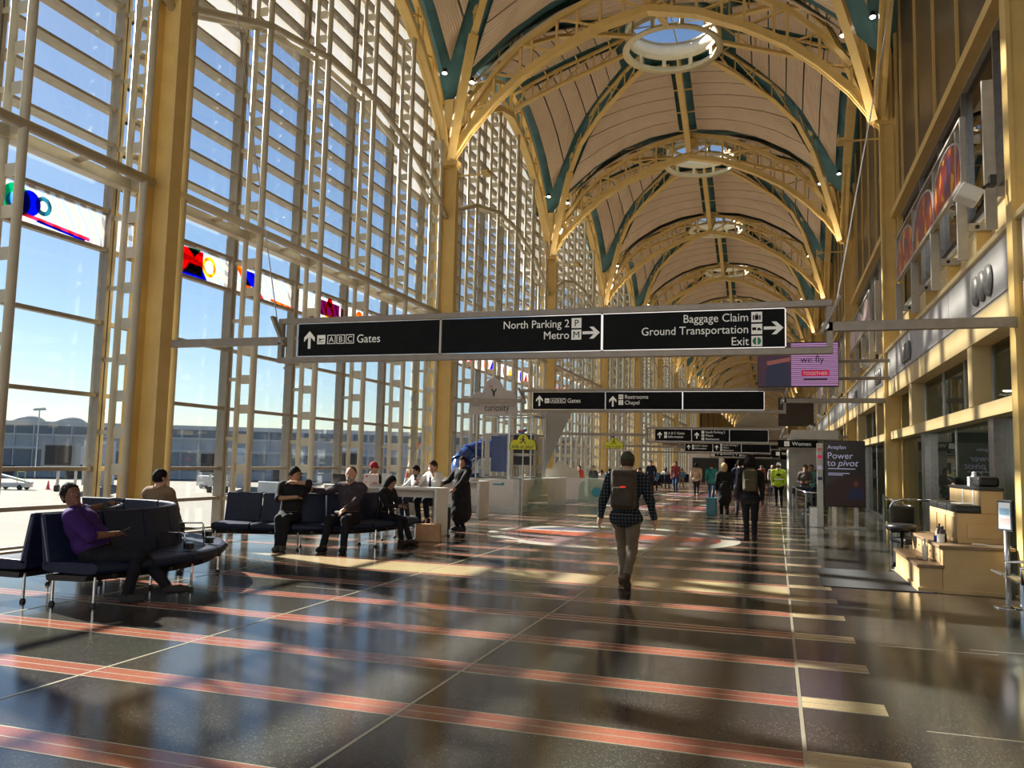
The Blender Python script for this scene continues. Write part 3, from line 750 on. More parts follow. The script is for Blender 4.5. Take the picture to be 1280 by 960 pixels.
# oval reliefs on the grey fascia
def ovals(y, n, lab):
    for i in range(n):
        b = MB(); c = Vector((3.08, y+i*.42, 4.52)); N = 18; vs = []
        for r, x in ((1, 0), (.9, -.04), (.45, -.055), (0.02, -.03)):
            vs += [(c.x+x, c.y+.19*r*math.cos(2*math.pi*j/N), c.z+.25*r*math.sin(2*math.pi*j/N)) for j in range(N)]
        b.add(vs, [(q*N+j, q*N+(j+1) % N, (q+1)*N+(j+1) % N, (q+1)*N+j) for q in range(3) for j in range(N)]+[tuple(range(3*N, 4*N))])
        o = b.build('oval_relief', OVAL, smooth=True)
        tag(o, '%s dark oval relief of the three %s' % (['nearest', 'middle', 'farthest'][i], lab), 'sign', 'oval reliefs on the grey fascia')
ovals(C(0)+1.45, 3, 'on the grey fascia above the shoeshine stand')
ovals(C(0)+9.3, 3, 'on the fascia beside the second right column')
ovals(C(1)+1.5, 3, 'on the fascia just past the second right column')
ovals(C(1)+9.3, 3, 'on the fascia beside the third right column')
# downlights inside the shops (real lamps)
for k in range(-1, 4):
    for (x, dy_) in ((5.2, 3.5), (5.2, 9.5)):
        o = MB().lathe([(.0, 0), (.09, 0), (.11, .02), (.0, .02)], n=16).build('downlight', DOWN, loc=(x, C(k)+dy_, 3.52))
        tag(o, 'small round downlight in the shop ceiling, %s bay, %s one' % (ORD[k+1], 'nearer' if dy_ < 5 else 'farther'), 'downlight', 'shop downlights')
        L = bpy.data.lights.new('shop_lamp', 'AREA'); L.energy = 70; L.size = .5; L.color = (1, .9, .75)
        q = bpy.data.objects.new('shop_lamp', L); COL.objects.link(q); q.location = (x, C(k)+dy_, 3.45); q.parent = None
# white floodlights on the right columns and small lamps on the column heads
def floodlight(x, y, z, lab):
    e = empty('floodlight', (x, y, z), label=lab, cat='floodlight', group='white floodlights on the right columns')
    b = MB(); b.box((-.14, 0, 0), (.30, .34, .20), 0, Matrix.Rotation(.5, 3, 'Y')); b.build('housing', WHITE, e, bevel=.03)
    MB().bar((0, 0, .05), (.16, 0, .16), .06, .04).bx(.12, .2, -.06, .06, .1, .25).build('yoke', BLACK, e)
for k, n in ((0, 'nearest'), (1, 'second'), (2, 'third'), (3, 'fourth'), (4, 'fifth')):
    floodlight(2.70, C(k)+.1, 5.45 if k == 0 else 4.75, 'white floodlight on the %s right-hand yellow column' % n)
SPOT = mat('spot_lens', (1, 1, 1), .4, emit=(1, .9, .75), es=25)
def spot(x, y, z, lab):
    e = empty('spotlight', (x, y, z), label=lab, cat='spotlight', group='small spotlights under the roof')
    MB().tube((0, .02, .16), (0, 0, 0), .07, 10, .09).build('housing', BLACK, e)
    MB().tube((0, 0, 0), (0, -.002, -.012), .08, 12).build('lens', SPOT, e)
for k in (1, 2, 3, 4):
    for s_, x in (('left', -9.9), ('right', 2.0)):
        spot(x, C(k)-.6, 14.6, 'small lit spotlight near the %s %s column head, hall side' % (ORD[k+1], s_))
        if k < 3: spot(x+(-.9 if s_ == 'left' else .8), C(k)-.9, 14.9, 'small lit spotlight near the %s %s column head, wall side' % (ORD[k+1], s_))

# ================================================================ HANGING SIGNS
def arrow_pts(cx_, cz_, s, d):
    P = [(-.08, -.5), (.08, -.5), (.08, .16), (.34, -.10), (.34, .14), (0, .5), (-.34, .14), (-.34, -.10), (-.08, .16)]
    out = []
    for x, z in P:
        if d == 'R': x, z = z, -x
        out.append((cx_+x*s, cz_+z*s))
    return out
def pict(parent, x, z, s, ch, y, green=False):
    b = MB().bx(x-s/2, x+s/2, y-.004, y, z-s/2, z+s/2); o = b.build('pictogram', SIGNWHT, parent)
    if ch == 'plane':
        MB().prism([(x-.36*s, z-.05*s), (x-.2*s, z-.02*s), (x-.3*s, z+.16*s), (x-.18*s, z+.16*s), (x+.02*s, z+.03*s), (x+.34*s, z+.14*s), (x+.38*s, z+.06*s), (x-.30*s, z-.16*s)], 'y', y-.006, y-.004).bx(x-.36*s, x+.36*s, y-.006, y-.004, z-.32*s, z-.26*s).build('symbol', SIGNBLK, o)
    elif ch == 'case':
        MB().bx(x-.36*s, x+.36*s, y-.006, y-.004, z-.28*s, z+.18*s).bx(x-.12*s, x+.12*s, y-.006, y-.004, z+.22*s, z+.30*s).build('symbol', SIGNBLK, o)
        MB().bx(x-.22*s, x-.17*s, y-.008, y-.006, z-.28*s, z+.18*s).bx(x+.17*s, x+.22*s, y-.008, y-.006, z-.28*s, z+.18*s).build('symbol', SIGNWHT, o)
    elif ch == 'bus':
        MB().bx(x-.42*s, x-.05*s, y-.006, y-.004, z-.12*s, z+.16*s).bx(x+.03*s, x+.42*s, y-.006, y-.004, z-.14*s, z+.02*s).bx(x+.1*s, x+.3*s, y-.006, y-.004, z+.02*s, z+.12*s).build('symbol', SIGNBLK, o)
    elif ch == 'exit':
        G_ = mat('exit_green', (0.0, .22, .10), .5)
        MB().prism([(x-.06*s+.34*s*math.cos(a), z+.36*s*math.sin(a)) for a in np.linspace(math.pi/2, 3*math.pi/2, 10)], 'y', y-.006, y-.004).prism([(x+.06*s+.34*s*math.cos(a), z+.36*s*math.sin(a)) for a in np.linspace(-math.pi/2, math.pi/2, 10)], 'y', y-.006, y-.004).build('symbol', G_, o)
    elif ch:
        text(ch, s*.95, (x, y-.005, z-.33*s), SIGNBLK, o, align='CENTER')
    return o
def boxed(parent, x, z, s, ch, y):
    b = MB(); t_ = .012
    b.bx(x-s/2, x+s/2, y-.004, y, z+s/2-t_, z+s/2); b.bx(x-s/2, x+s/2, y-.004, y, z-s/2, z-s/2+t_)
    b.bx(x-s/2, x-s/2+t_, y-.004, y, z-s/2, z+s/2); b.bx(x+s/2-t_, x+s/2, y-.004, y, z-s/2, z+s/2)
    o = b.build('gate_letter_box', SIGNWHT, parent); text(ch, s*.88, (x, y-.003, z-.30*s), SIGNWHT, o, align='CENTER')
def hanging_sign(k, label, fill, x0=-8.2, x1=.77, zc=3.62, scale=1.0):
    y = C(k)-.12
    e = empty('hanging_sign', (0, y, zc), label=label, cat='sign', group='black overhead direction signs')
    MB().bx(x0, x1, -.06, .06, .29, .385).build('top_rail', SIGNFR, e, bevel=.008)
    MB().bx(x0, x1, -.06, .06, -.385, -.29).build('bottom_rail', SIGNFR, e, bevel=.008)
    for x in (x0+.04, x1-.04): MB().bx(x-.04, x+.04, -.05, .05, -.29, .29).build('end_post', SIGNFR, e)
    ps = []
    n = 3; a = x0+.38; L = (x1-.62-a)/n
    for i in range(n):
        pa = a+L*i+.02; pb = a+L*(i+1)-.02
        p = MB().bx(pa, pb, -.045, .045, -.275, .275).build('sign_panel', SIGNBLK, e, bevel=.004)
        MB().bx(pa-.02, pb+.02, -.052, -.04, .275, .287).bx(pa-.02, pb+.02, -.052, -.04, -.287, -.275).bx(pa-.02, pa-.004, -.052, -.04, -.287, .287).bx(pb+.004, pb+.02, -.052, -.04, -.287, .287).build('panel_trim', CHROME, e)
        ps.append((p, pa, pb))
    fill(ps, -.047)
    # arms out to the columns, tilted end plates and the thin stay cables
    for sgn, xe, xc in ((-1, x0, XL+.5), (1, x1, XR+.02)):
        MB().bx(min(xe-.12*sgn, xc), max(xe-.12*sgn, xc), -.05, .05, -.07, .07).build('arm', SIGNFR, e, bevel=.008)
        MB().bar((xe-.16*sgn, -.08, -.10), (xe+.10*sgn, -.08, .42), .05, .14, up=(0, 1, 0)).build('end_plate', SIGNFR, e, bevel=.01)
        MB().tube((xe-.10*sgn, -.12, 0), (xe-.10*sgn, -.02, 0), .05, 12).build('pivot_bolt', STEEL, e)
        if k == 0:
            MB().tube((xe+.06*sgn, -.02, .38), (-10.1 if sgn < 0 else 2.45, 0, 9.3), .010, 5).build('stay_cable', STEEL, e)
def T(p, s, size, x, z, y, align='LEFT', sx=.94): return text(s, size, (x, y, z), SIGNWHT, p, align=align, sx=sx)
def fill1(ps, y):
    p, a, b = ps[0]; MB().prism(arrow_pts(a+.22, 0, .30, 'U'), 'y', y-.004, y+.004).build('arrow', SIGNWHT, p)
    pict(p, a+.45, 0, .155, 'plane', y)
    for i, c in enumerate('ABC'): boxed(p, a+.645+.175*i, 0, .155, c, y)
    T(p, 'Gates', .20, a+1.12, -.066, y)
    p, a, b = ps[1]; T(p, 'North Parking 2', .175, b-.49, .095, y, 'RIGHT'); T(p, 'Metro', .175, b-.49, -.085, y, 'RIGHT')
    pict(p, b-.38, .155, .155, 'P', y); pict(p, b-.38, -.025, .155, 'M', y); MB().prism(arrow_pts(b-.15, .0, .27, 'R'), 'y', y-.004, y+.004).build('arrow', SIGNWHT, p)
    p, a, b = ps[2]
    for i, (s, ch) in enumerate((('Baggage Claim', 'case'), ('Ground Transportation', 'bus'), ('Exit', 'exit'))):
        z = .165-.175*i; T(p, s, .172, b-.49, z-.055, y, 'RIGHT'); pict(p, b-.38, z, .15, ch, y)
    MB().prism(arrow_pts(b-.15, .0, .27, 'R'), 'y', y-.004, y+.004).build('arrow', SIGNWHT, p)
def fill2(ps, y):
    p, a, b = ps[0]; MB().prism(arrow_pts(a+.22, 0, .34, 'U'), 'y', y-.004, y+.004).build('arrow', SIGNWHT, p)
    pict(p, a+.48, 0, .155, 'plane', y)
    for i, c in enumerate('ABC'): boxed(p, a+.68+.175*i, 0, .155, c, y)
    T(p, 'Gates', .20, a+1.16, -.066, y)
    p, a, b = ps[1]; MB().prism(arrow_pts(a+.22, -.02, .34, 'U'), 'y', y-.004, y+.004).build('arrow', SIGNWHT, p)
    pict(p, a+.48, .12, .15, 'H', y); pict(p, a+.48, -.06, .15, 'i', y); T(p, 'Restrooms', .18, a+.60, .06, y); T(p, 'Chapel', .18, a+.60, -.12, y)
def fill3(ps, y):
    p, a, b = ps[0]; MB().prism(arrow_pts(a+.22, 0, .3, 'U'), 'y', y-.004, y+.004).build('arrow', SIGNWHT, p)
    pict(p, a+.5, .08, .13, 'A', y); pict(p, a+.5, -.08, .13, 'i', y); T(p, 'A B C Gates', .16, a+.62, .04, y); T(p, 'Information', .16, a+.62, -.13, y)
    p, a, b = ps[1]; MB().prism(arrow_pts(a+.22, 0, .3, 'U'), 'y', y-.004, y+.004).build('arrow', SIGNWHT, p)
    pict(p, a+.5, .16, .12, 'P', y); pict(p, a+.5, 0, .12, 'M', y); pict(p, a+.5, -.16, .12, 'R', y)
    for i, s in enumerate(('South Parking 2', 'Metro', 'Restrooms')): T(p, s, .15, a+.62, .11-.16*i, y)
hanging_sign(0, 'large black direction sign nearest the camera, gates, parking and baggage claim', fill1)
hanging_sign(1, 'black direction sign behind the nearest one, gates, restrooms and chapel', fill2, -8.0, .30)
hanging_sign(2, 'third black direction sign down the hall, above the walkers', fill3, -5.9, .3, 3.02)
hanging_sign(3, 'fourth black direction sign, small, above the crowd', fill3, -5.9, .3, 2.75)
hanging_sign(4, 'fifth and farthest black direction sign, above the far crowd', fill3, -5.0, .3, 2.6)

# ================================================================ RIGHT SIDE OBJECTS
# ---- LED screen hung past the second sign
SCR = bpy.data.materials.new('led_screen_pink'); SCR.use_nodes = True
t = SCR.node_tree; b_ = t.nodes['Principled BSDF']; tc = t.nodes.new('ShaderNodeTexCoord'); wv = t.nodes.new('ShaderNodeTexWave'); wv.bands_direction = 'Z'; wv.inputs['Scale'].default_value = 5.5
t.links.new(tc.outputs['Object'], wv.inputs[0]); rr_ = t.nodes.new('ShaderNodeValToRGB'); rr_.color_ramp.elements[0].position = .28; rr_.color_ramp.elements[1].position = .40
rr_.color_ramp.elements[0].color = (.03, .01, .03, 1); rr_.color_ramp.elements[1].color = (.50, .25, .48, 1)
t.links.new(wv.outputs['Fac'], rr_.inputs[0]); t.links.new(rr_.outputs[0], b_.inputs['Emission Color']); b_.inputs['Emission Strength'].default_value = .8; b_.inputs['Base Color'].default_value = (.02, .02, .02, 1)
SCRD = mat('led_screen_dark', (.01, .01, .01), .4, emit=(.03, .006, .02), es=1)
e = empty('led_screen', (.62, 25.2, 4.62), label='pink and black LED advertising screen hanging behind the nearest sign', cat='screen')
MB().bx(-1.12, 1.12, .02, .14, -.66, .66).build('housing', BLACK, e, bevel=.01)
MB().bx(-.18, 1.10, 0, .02, -.64, .64).build('lit_panel', SCR, e)
MB().bx(-1.10, -.18, 0, .02, -.64, .64).build('picture_panel', SCRD, e)
fig = MB(); fig.prism([(-.95, -.64), (-.85, -.1), (-.72, .12), (-.62, .2), (-.50, .2), (-.36, .1), (-.24, -.1), (-.20, -.64)], 'y', -.006, 0); fig.build('pictured_figure', mat('screen_navy', (.01, .01, .02), .5, emit=(.012, .014, .03), es=1), e)
MB().prism([(-.86, .10), (-.20, .22), (-.20, .10), (-.84, -.02)], 'y', -.008, 0).build('pictured_arm', mat('screen_skin', (.1, .04, .03), .5, emit=(.16, .05, .045), es=1), e)
RD = mat('screen_red', (.4, .01, .05), .5, emit=(.30, .005, .05), es=1); o = MB().bx(.10, .86, -.008, 0, -.34, -.18).build('red_banner', RD, e)
text('TOGETHER', .13, (.48, -.012, -.31), SIGNWHT, o, align='CENTER')
DK = mat('screen_text', (.01, .005, .02), .5)
text('why\nwe fly', .27, (.40, -.010, .28), DK, e, align='CENTER'); MB().bx(.16, .80, -.012, 0, -.47, -.42).build('small_print', DK, e)
MB().tube((.9, .2, .1), (2.5, .2, .1), .05, 8).tube((.9, .2, -.4), (2.5, .2, -.4), .05, 8).build('wall_arm', SIGNFR, e)

# ---- advertising stand
e = empty('advertising_stand', (1.80, 24.5, 0), label='tall black advertising stand with white words Power to pivot', cat='advertising display')
PUR = mat('poster_lilac', (.45, .42, .62), .5, emit=(.45, .42, .62), es=.35)
FACE = mat('poster_black', (.008, .006, .010), .25)
MB().bx(-.53, .53, -.02, .12, .58, 2.40).build('screen_body', BLACK, e, bevel=.02)
MB().bx(-.51, .51, -.03, -.02, .60, 2.38).build('poster', FACE, e)
MB().bx(-.72, -.56, -.04, .14, .0, 2.32).build('side_banner', WHITE, e, bevel=.01)
for i, (z, c) in enumerate(((2.1, 'screen_skin'), (1.9, 'screen_red'), (1.6, 'poster_lilac'), (1.3, 'screen_navy'))): MB().bx(-.70, -.58, -.046, -.04, z, z+.09).build('banner_mark', MATS[c], e)
for x in (-.28, .28): MB().bx(x-.05, x+.05, 0, .10, .03, .58).build('leg', STEEL, e)
MB().bx(-.55, .55, -.25, .35, 0, .03).build('base_plate', STEEL, e, bevel=.005)
MB().bx(-.92, -.56, .0, .5, 0, .55).build('cabinet', STEEL, e, bevel=.01)
text('Anaplan', .15, (-.44, -.034, 2.17), PUR, e); text('Power', .25, (-.45, -.034, 1.90), PUR, e); text('to', .25, (-.45, -.034, 1.70), PUR, e); text('pivot', .25, (-.18, -.034, 1.70), PUR, e, shear=.25)
for z, wd in ((1.625, .70), (1.50, .55), (1.455, .38)): MB().bx(-.43, -.43+wd, -.034, -.03, z-.011, z+.011).build('small_print', PUR, e)
MB().prism([(-.50, .62), (.50, .62), (.50, 1.42), (.2, 1.50), (-.2, 1.30), (-.50, 1.12)], 'y', -.032, -.03).build('poster_glow', mat('poster_maroon', (.012, .004, .005), .4, emit=(.006, .001, .001), es=1), e)
MB().prism([(.0, .80), (.46, .80), (.46, 1.08), (.28, 1.12), (.12, 1.06)], 'y', -.036, -.034).build('pictured_figure', mat('poster_blue', (.004, .005, .03), .4, emit=(.002, .003, .012), es=1), e)
MB().prism([(.28+.07*math.cos(a), 1.22+.09*math.sin(a)) for a in np.linspace(0, 2*math.pi, 12)[:-1]], 'y', -.037, -.035).build('pictured_head', mat('poster_skin', (.20, .06, .05), .5), e)

# ---- restroom portal block
e = empty('portal_block', (0, 0, 0), label='pale grey entrance block with sloping white roof edge, right of the walkway', cat='portal', kind='structure')
PB = noisy('pale_grey_portal', (0.44, 0.44, 0.42), (0.50, 0.50, 0.47), 2, 0.5)
MB().bx(.50, .72, 36.2, 42, 0, 2.4).bx(.50, 2.3, 41.8, 42, 0, 2.4).bx(.50, 1.75, 36.0, 36.25, 0, 2.4).build('wall_block', PB, e)
MB().prism([(.45, 2.78), (2.4, 2.78), (2.4, 3.15), (.62, 3.15)], 'y', 35.6, 42.5).build('roof_fascia', WHITE, e)
def small_sign(x, y, z, wd, s, lab):
    e = empty('wall_sign', (x, y, z), label=lab, cat='sign', group='small black restroom signs'); p = MB().bx(-wd/2, wd/2, -.05, .05, -.15, .15).build('sign_panel', SIGNBLK, e, bevel=.004)
    pict(p, -wd/2+.35, 0, .2, 'i', -.052); text(s, .22, (-wd/2+.55, -.056, -.07), SIGNWHT, p)
small_sign(.85, 35.5, 2.58, 1.55, 'Women', 'small black Women sign on the pale grey portal')
small_sign(.45, 48, 2.35, 1.4, 'Women', 'small black sign past the portal, above the high visibility vest')
# ---- steel queue rails in front of the portal
def rail(pts, lab, h=.9):
    e = empty('steel_railing', (pts[0][0], pts[0][1], 0), label=lab, cat='railing', group='low steel railings on the right')
    o = Vector((pts[0][0], pts[0][1], 0)); P = [Vector((x, y, 0))-o for x, y in pts]
    MB().pipe([p+Vector((0, 0, h)) for p in P], .024, 8).build('top_rail', CHROME, e, smooth=True)
    MB().pipe([p+Vector((0, 0, .25)) for p in P], .016, 6).build('lower_rail', CHROME, e)
    for p in P: MB().tube(p, p+Vector((0, 0, h)), .026, 8).build('post', STEEL, e)
    for a, b in zip(P, P[1:]):
        d = b-a; n = Vector((-d.y, d.x, 0)).normalized()*.004
        MB().add([a+n+Vector((0, 0, .28)), b+n+Vector((0, 0, .28)), b+n+Vector((0, 0, h-.05)), a+n+Vector((0, 0, h-.05)), a-n+Vector((0, 0, .28)), b-n+Vector((0, 0, .28)), b-n+Vector((0, 0, h-.05)), a-n+Vector((0, 0, h-.05))], [(0, 1, 2, 3), (7, 6, 5, 4), (0, 4, 5, 1), (2, 6, 7, 3)]).build('glass_infill', GLASS_S, e)
rail([(.62, 34), (.66, 30), (.85, 26.2), (1.5, 26.2)], 'steel railing running to the pale grey portal')
rail([(3.0, 26.6), (2.75, 24.2), (2.7, 21.8)], 'steel railing beside the second right column')
rail([(2.55, 20.3), (2.6, 18.2)], 'steel framed glass screen behind the shoeshine stand')

# ---- floor mats
MAT_ = noisy('charcoal_carpet', (0.030, 0.031, 0.032), (0.042, 0.043, 0.045), 60, 0.95, bump=.3)
o = MB().bx(.62, 2.05, 12.45, 14.6, 0.0015, .014).build('floor_mat', MAT_, bevel=.004); tag(o, 'dark grey entrance mat left of the shoeshine stand', 'mat')

# ---- shoeshine stand
OAK = noisy('pale_maple_veneer', (0.50, 0.34, 0.16), (0.56, 0.39, 0.20), 3, 0.45, bump=.02)
OAKT = noisy('walnut_step_top', (0.20, 0.13, 0.075), (0.26, 0.17, 0.10), 5, 0.4)
PADB = noisy('black_leather', (0.012, 0.012, 0.013), (0.02, 0.02, 0.021), 30, 0.35, bump=.1)
e = empty('shoeshine_stand', (1.84, 12.50, 0), label='stepped pale wooden shoeshine stand with black cushions by the storefront', cat='stand')
def blk(n, x0, x1, y0, y1, z0, z1, m, **k): return MB().bx(x0, x1, y0, y1, z0, z1).build(n, m, e, bevel=.008, **k)
blk('lower_step', .0, .29, .02, 2.3, 0, .33, OAK); blk('step_top', -.03, .31, -.01, 2.34, .33, .375, OAKT)
blk('lower_plinth', -.02, .31, 0, 2.32, 0, .07, OAK)
blk('main_base', .29, 1.08, .0, 2.6, 0, .60, OAK); blk('base_plinth', .28, 1.10, -.02, 2.6, 0, .06, OAK); blk('worktop', .24, 1.15, -.04, 2.6, .60, .645, OAKT)
up_ = blk('seat_tier', .56, 1.14, .45, 2.6, .645, 1.06, OAK)
for y0_, y1_ in ((.55, 1.15), (1.25, 1.85), (1.95, 2.5)): MB().bx(.545, .56, y0_, y1_, .70, 1.0).bx(.552, .565, y0_+.04, y1_-.04, .74, .96).build('raised_panel', OAK, up_, bevel=.004)
MB().bx(.68, 1.15, .435, .45, .72, .92).build('raised_panel', OAK, up_, bevel=.004)
ba = blk('backrest_box', .86, 1.14, .45, 2.6, 1.06, 1.38, OAK); blk('top_board', .84, 1.15, .42, 2.6, 1.38, 1.42, PADB)
for y in (.85, 1.55): MB().bx(.852, .862, y, y+.07, 1.06, 1.38).build('divider', WHITE, ba)
for i, y in enumerate((.42, 1.15, 1.88)): MB().bx(.54, .86, y, y+.66, 1.06, 1.17).build('seat_cushion', PADB, e, bevel=.03)
for y in (.15, .62, 1.1, 1.6):
    d = MB().bx(.278, .29, y, y+.40, .40, .58).build('drawer', OAK, e, bevel=.004); MB().tube((.262, y+.2, .49), (.279, y+.2, .49), .014, 8).build('knob', STEEL, d)
SHB = mat('bottle_glass_clear', (.75, .76, .74), .15); WHB = mat('polish_tub_white', (.75, .75, .72), .4); DKB = mat('dark_bottle', (.03, .02, .015), .2); BLB = mat('blue_tin', (.02, .03, .30), .35)
def bottle(x, y, z, h, r, m, lab, capm=BLACK, nm='polish_bottle'):
    e = empty(nm, (x, y, z), label=lab, cat='bottle', group='shoe polish bottles on the stand')
    MB().lathe([(0, 0), (r, 0), (r, h*.6), (r*.4, h*.78), (r*.4, h*.9), (0, h*.9)], n=14).build('body', m, e, smooth=True)
    MB().lathe([(0, h*.88), (r*.45, h*.88), (r*.45, h), (0, h)], n=12).build('cap', capm, e)
bottle(1.84+.17, 12.55+.55, .376, .30, .035, SHB, 'clear bottle standing on the lower step of the shoeshine stand', WHITE)
for i, (dy, h, m, lab) in enumerate(((.78, .17, DKB, 'short dark bottle nearest the front on the worktop'), (.90, .21, DKB, 'taller dark bottle second in the row on the worktop'), (1.02, .19, mat('amber_bottle', (.2, .08, .02), .2), 'amber bottle in the middle of the worktop row'), (1.16, .23, DKB, 'tallest dark bottle in the worktop row'), (1.30, .18, SHB, 'clear bottle farthest back in the worktop row'))):
    bottle(1.84+.42, 12.55+dy-.25, .646, h, .03, m, lab+' of the shoeshine stand')
def tub(x, y, z, h, r, m, lab):
    o = MB().lathe([(0, 0), (r, 0), (r, h*.85), (r*1.05, h*.86), (r*1.05, h), (0, h)], n=16).build('polish_tub', m, loc=(x, y, z), smooth=False); tag(o, lab, 'tub', 'polish tubs on the stand')
tub(2.19, 12.95, .646, .11, .05, WHB, 'white polish tub on the shoeshine worktop'); tub(2.17, 13.10, .646, .08, .045, BLB, 'blue polish tin behind the white tub')
o = MB().box((0, 0, .015), (.10, .26, .03)).build('shoe_brush', OAK, loc=(1.98, 13.25, .376), bevel=.012); tag(o, 'pale wooden shoe brush lying on the lower step', 'brush')
o = MB().box((0, 0, .01), (.16, .07, .018)).build('paint_tray', WHITE, loc=(2.62, 12.75, .646), bevel=.005); tag(o, 'small white tray on the front edge of the worktop', 'tray')
o = MB().box((0, 0, .005), (.30, .10, .006)).build('loose_cloth', WHB, loc=(2.85, 12.72, .646), bevel=.002); tag(o, 'folded white cloth right of the small tray', 'cloth')
o = MB().box((0, 0, .002), (.36, .26, .004), 0, Matrix.Rotation(.3, 3, 'Z')).build('open_magazine', WHB, loc=(2.66, 13.55, 1.175), bevel=.001); tag(o, 'open white magazine lying on the black seat cushion', 'magazine')
# tissue box, black bag on the top board
def zig():
    m = mat('zigzag_tissue_box', (.6, .6, .58), .5); t = m.node_tree; tc = t.nodes.new('ShaderNodeTexCoord'); wv = t.nodes.new('ShaderNodeTexWave'); wv.bands_direction = 'DIAGONAL'; wv.inputs['Scale'].default_value = 14; wv.inputs['Distortion'].default_value = 3
    r = t.nodes.new('ShaderNodeValToRGB'); r.color_ramp.elements[0].position = .45; r.color_ramp.elements[1].position = .5; r.color_ramp.elements[0].color = (.12, .12, .12, 1); r.color_ramp.elements[1].color = (.7, .7, .68, 1)
    t.links.new(tc.outputs['Object'], wv.inputs[0]); t.links.new(wv.outputs['Fac'], r.inputs[0]); t.links.new(r.outputs[0], t.nodes['Principled BSDF'].inputs['Base Color']); return m
e = empty('tissue_box', (2.88, 14.2, 1.42), label='patterned tissue box on top of the shoeshine stand', cat='tissue box')
MB().bx(-.08, .08, -.08, .08, 0, .14).build('carton', zig(), e, bevel=.004); MB().lathe([(.05, .14), (.03, .17), (.035, .20), (.01, .22), (0, .22)], n=7).build('tissue', WHITE, e)
e = empty('black_bag', (2.90, 13.55, 1.42), label='black bag lying on top of the shoeshine stand', cat='bag')
MB().bx(-.14, .14, -.18, .18, 0, .15).build('bag_body', PADB, e, bevel=.04); MB().pipe([(-.06, -.08, .13), (-.06, -.05, .2), (-.06, .05, .2), (-.06, .08, .13)], .008, 6).build('handle', BLACK, e)
# black swivel stool / chair
e = empty('swivel_chair', (2.16, 15.5, 0), .4, label='black swivel chair behind the shoeshine stand', cat='chair')
MB().bx(-.24, .24, -.24, .24, .40, .50).build('seat', PADB, e, bevel=.04); MB().bx(-.22, .22, .20, .28, .56, 1.02).build('backrest', PADB, e, bevel=.05)
MB().tube((0, 0, .06), (0, 0, .40), .03, 8).build('gas_post', CHROME, e); MB().bar((0, .22, .46), (0, .26, .62), .06, .03).build('back_bar', BLACK, e)
for i in range(5):
    a = i*2*math.pi/5; l = MB().bar((0, 0, .08), (.27*math.cos(a), .27*math.sin(a), .06), .05, .03).build('base_leg', BLACK, e); MB().tube((.27*math.cos(a), .27*math.sin(a)-.02, .03), (.27*math.cos(a), .27*math.sin(a)+.02, .03), .03, 8).build('castor', BLACK, l)
o = MB().lathe([(0, .66), (.22, .66), (.26, .72), (.2, .76), (0, .77)], n=20).lathe([(0, 0), (.2, 0), (.18, .03), (.03, .05), (.025, .66), (0, .66)], n=16).build('round_stool', PADB, loc=(1.95, 14.95, 0), smooth=True); tag(o, 'round black stool left of the swivel chair', 'stool')
e = empty('handrail', (2.3, 17.5, 0), label='curved steel handrail behind the stool', cat='railing')
MB().pipe([(-.2, 0, .0), (-.2, 0, .95), (-.15, 0, 1.04), (0, 0, 1.07), (.6, 0, 1.07)], .024, 8).build('rail_tube', CHROME, e, smooth=True)
# stanchion with notice
e = empty('sign_stanchion', (2.69, 11.6, 0), label='steel stanchion holding a framed notice in front of the shoeshine stand', cat='stanchion')
MB().lathe([(0, 0), (.18, 0), (.18, .012), (.05, .03), (.03, .05), (0, .05)], n=28).build('base', CHROME, e, smooth=True)
MB().tube((0, 0, .03), (0, 0, .93), .032, 16).build('post', STEEL, e, smooth=True)
f_ = MB().bx(-.115, .115, -.02, .02, .92, 1.30).build('frame', BLACK, e, rz=-1.05, bevel=.005)
NOT = mat('notice_paper', (.62, .63, .66), .4); q = MB().bx(-.09, .09, -.024, -.02, .95, 1.27).build('notice', NOT, f_)
MB().bx(-.075, .075, -.026, -.024, 1.12, 1.2).build('notice_block', mat('notice_blue', (.2, .35, .5), .5), f_); MB().bx(-.075, .075, -.026, -.024, 1.0, 1.08).build('notice_block', mat('notice_pink', (.6, .4, .38), .5), f_)
# perforated steel bench at the right edge
e = empty('steel_bench', (2.92, 10.7, 0), label='perforated steel bench seats cut by the right edge of the photo', cat='bench')
for i, z, y in ((0, .42, 0), (1, .42, .62)):
    b = MB(); P = [(-.42+.07*j, .42+.03*math.cos(j*.9)-.02*j/6) for j in range(8)]
    for j in range(7): b.bar((P[j][0], y, P[j][1]), (P[j+1][0], y, P[j+1][1]), .52, .02)
    b.build('seat', STEEL, e, smooth=False)
    MB().pipe([(-.36, y-.28, .42), (-.38, y-.28, .60), (-.1, y-.28, .62), (.1, y-.28, .5)], .018, 8).build('armrest', CHROME, e, smooth=True)
    MB().bar((.10, y, .45), (.28, y, .92), .5, .02).build('backrest', STEEL, e)
MB().bar((-.1, -.4, .34), (-.1, 1.1, .34), .06, .05).build('beam', BLACK, e)
for y in (-.1, .8): MB().tube((-.1, y, 0), (-.1, y, .34), .03, 8).build('leg', CHROME, e)
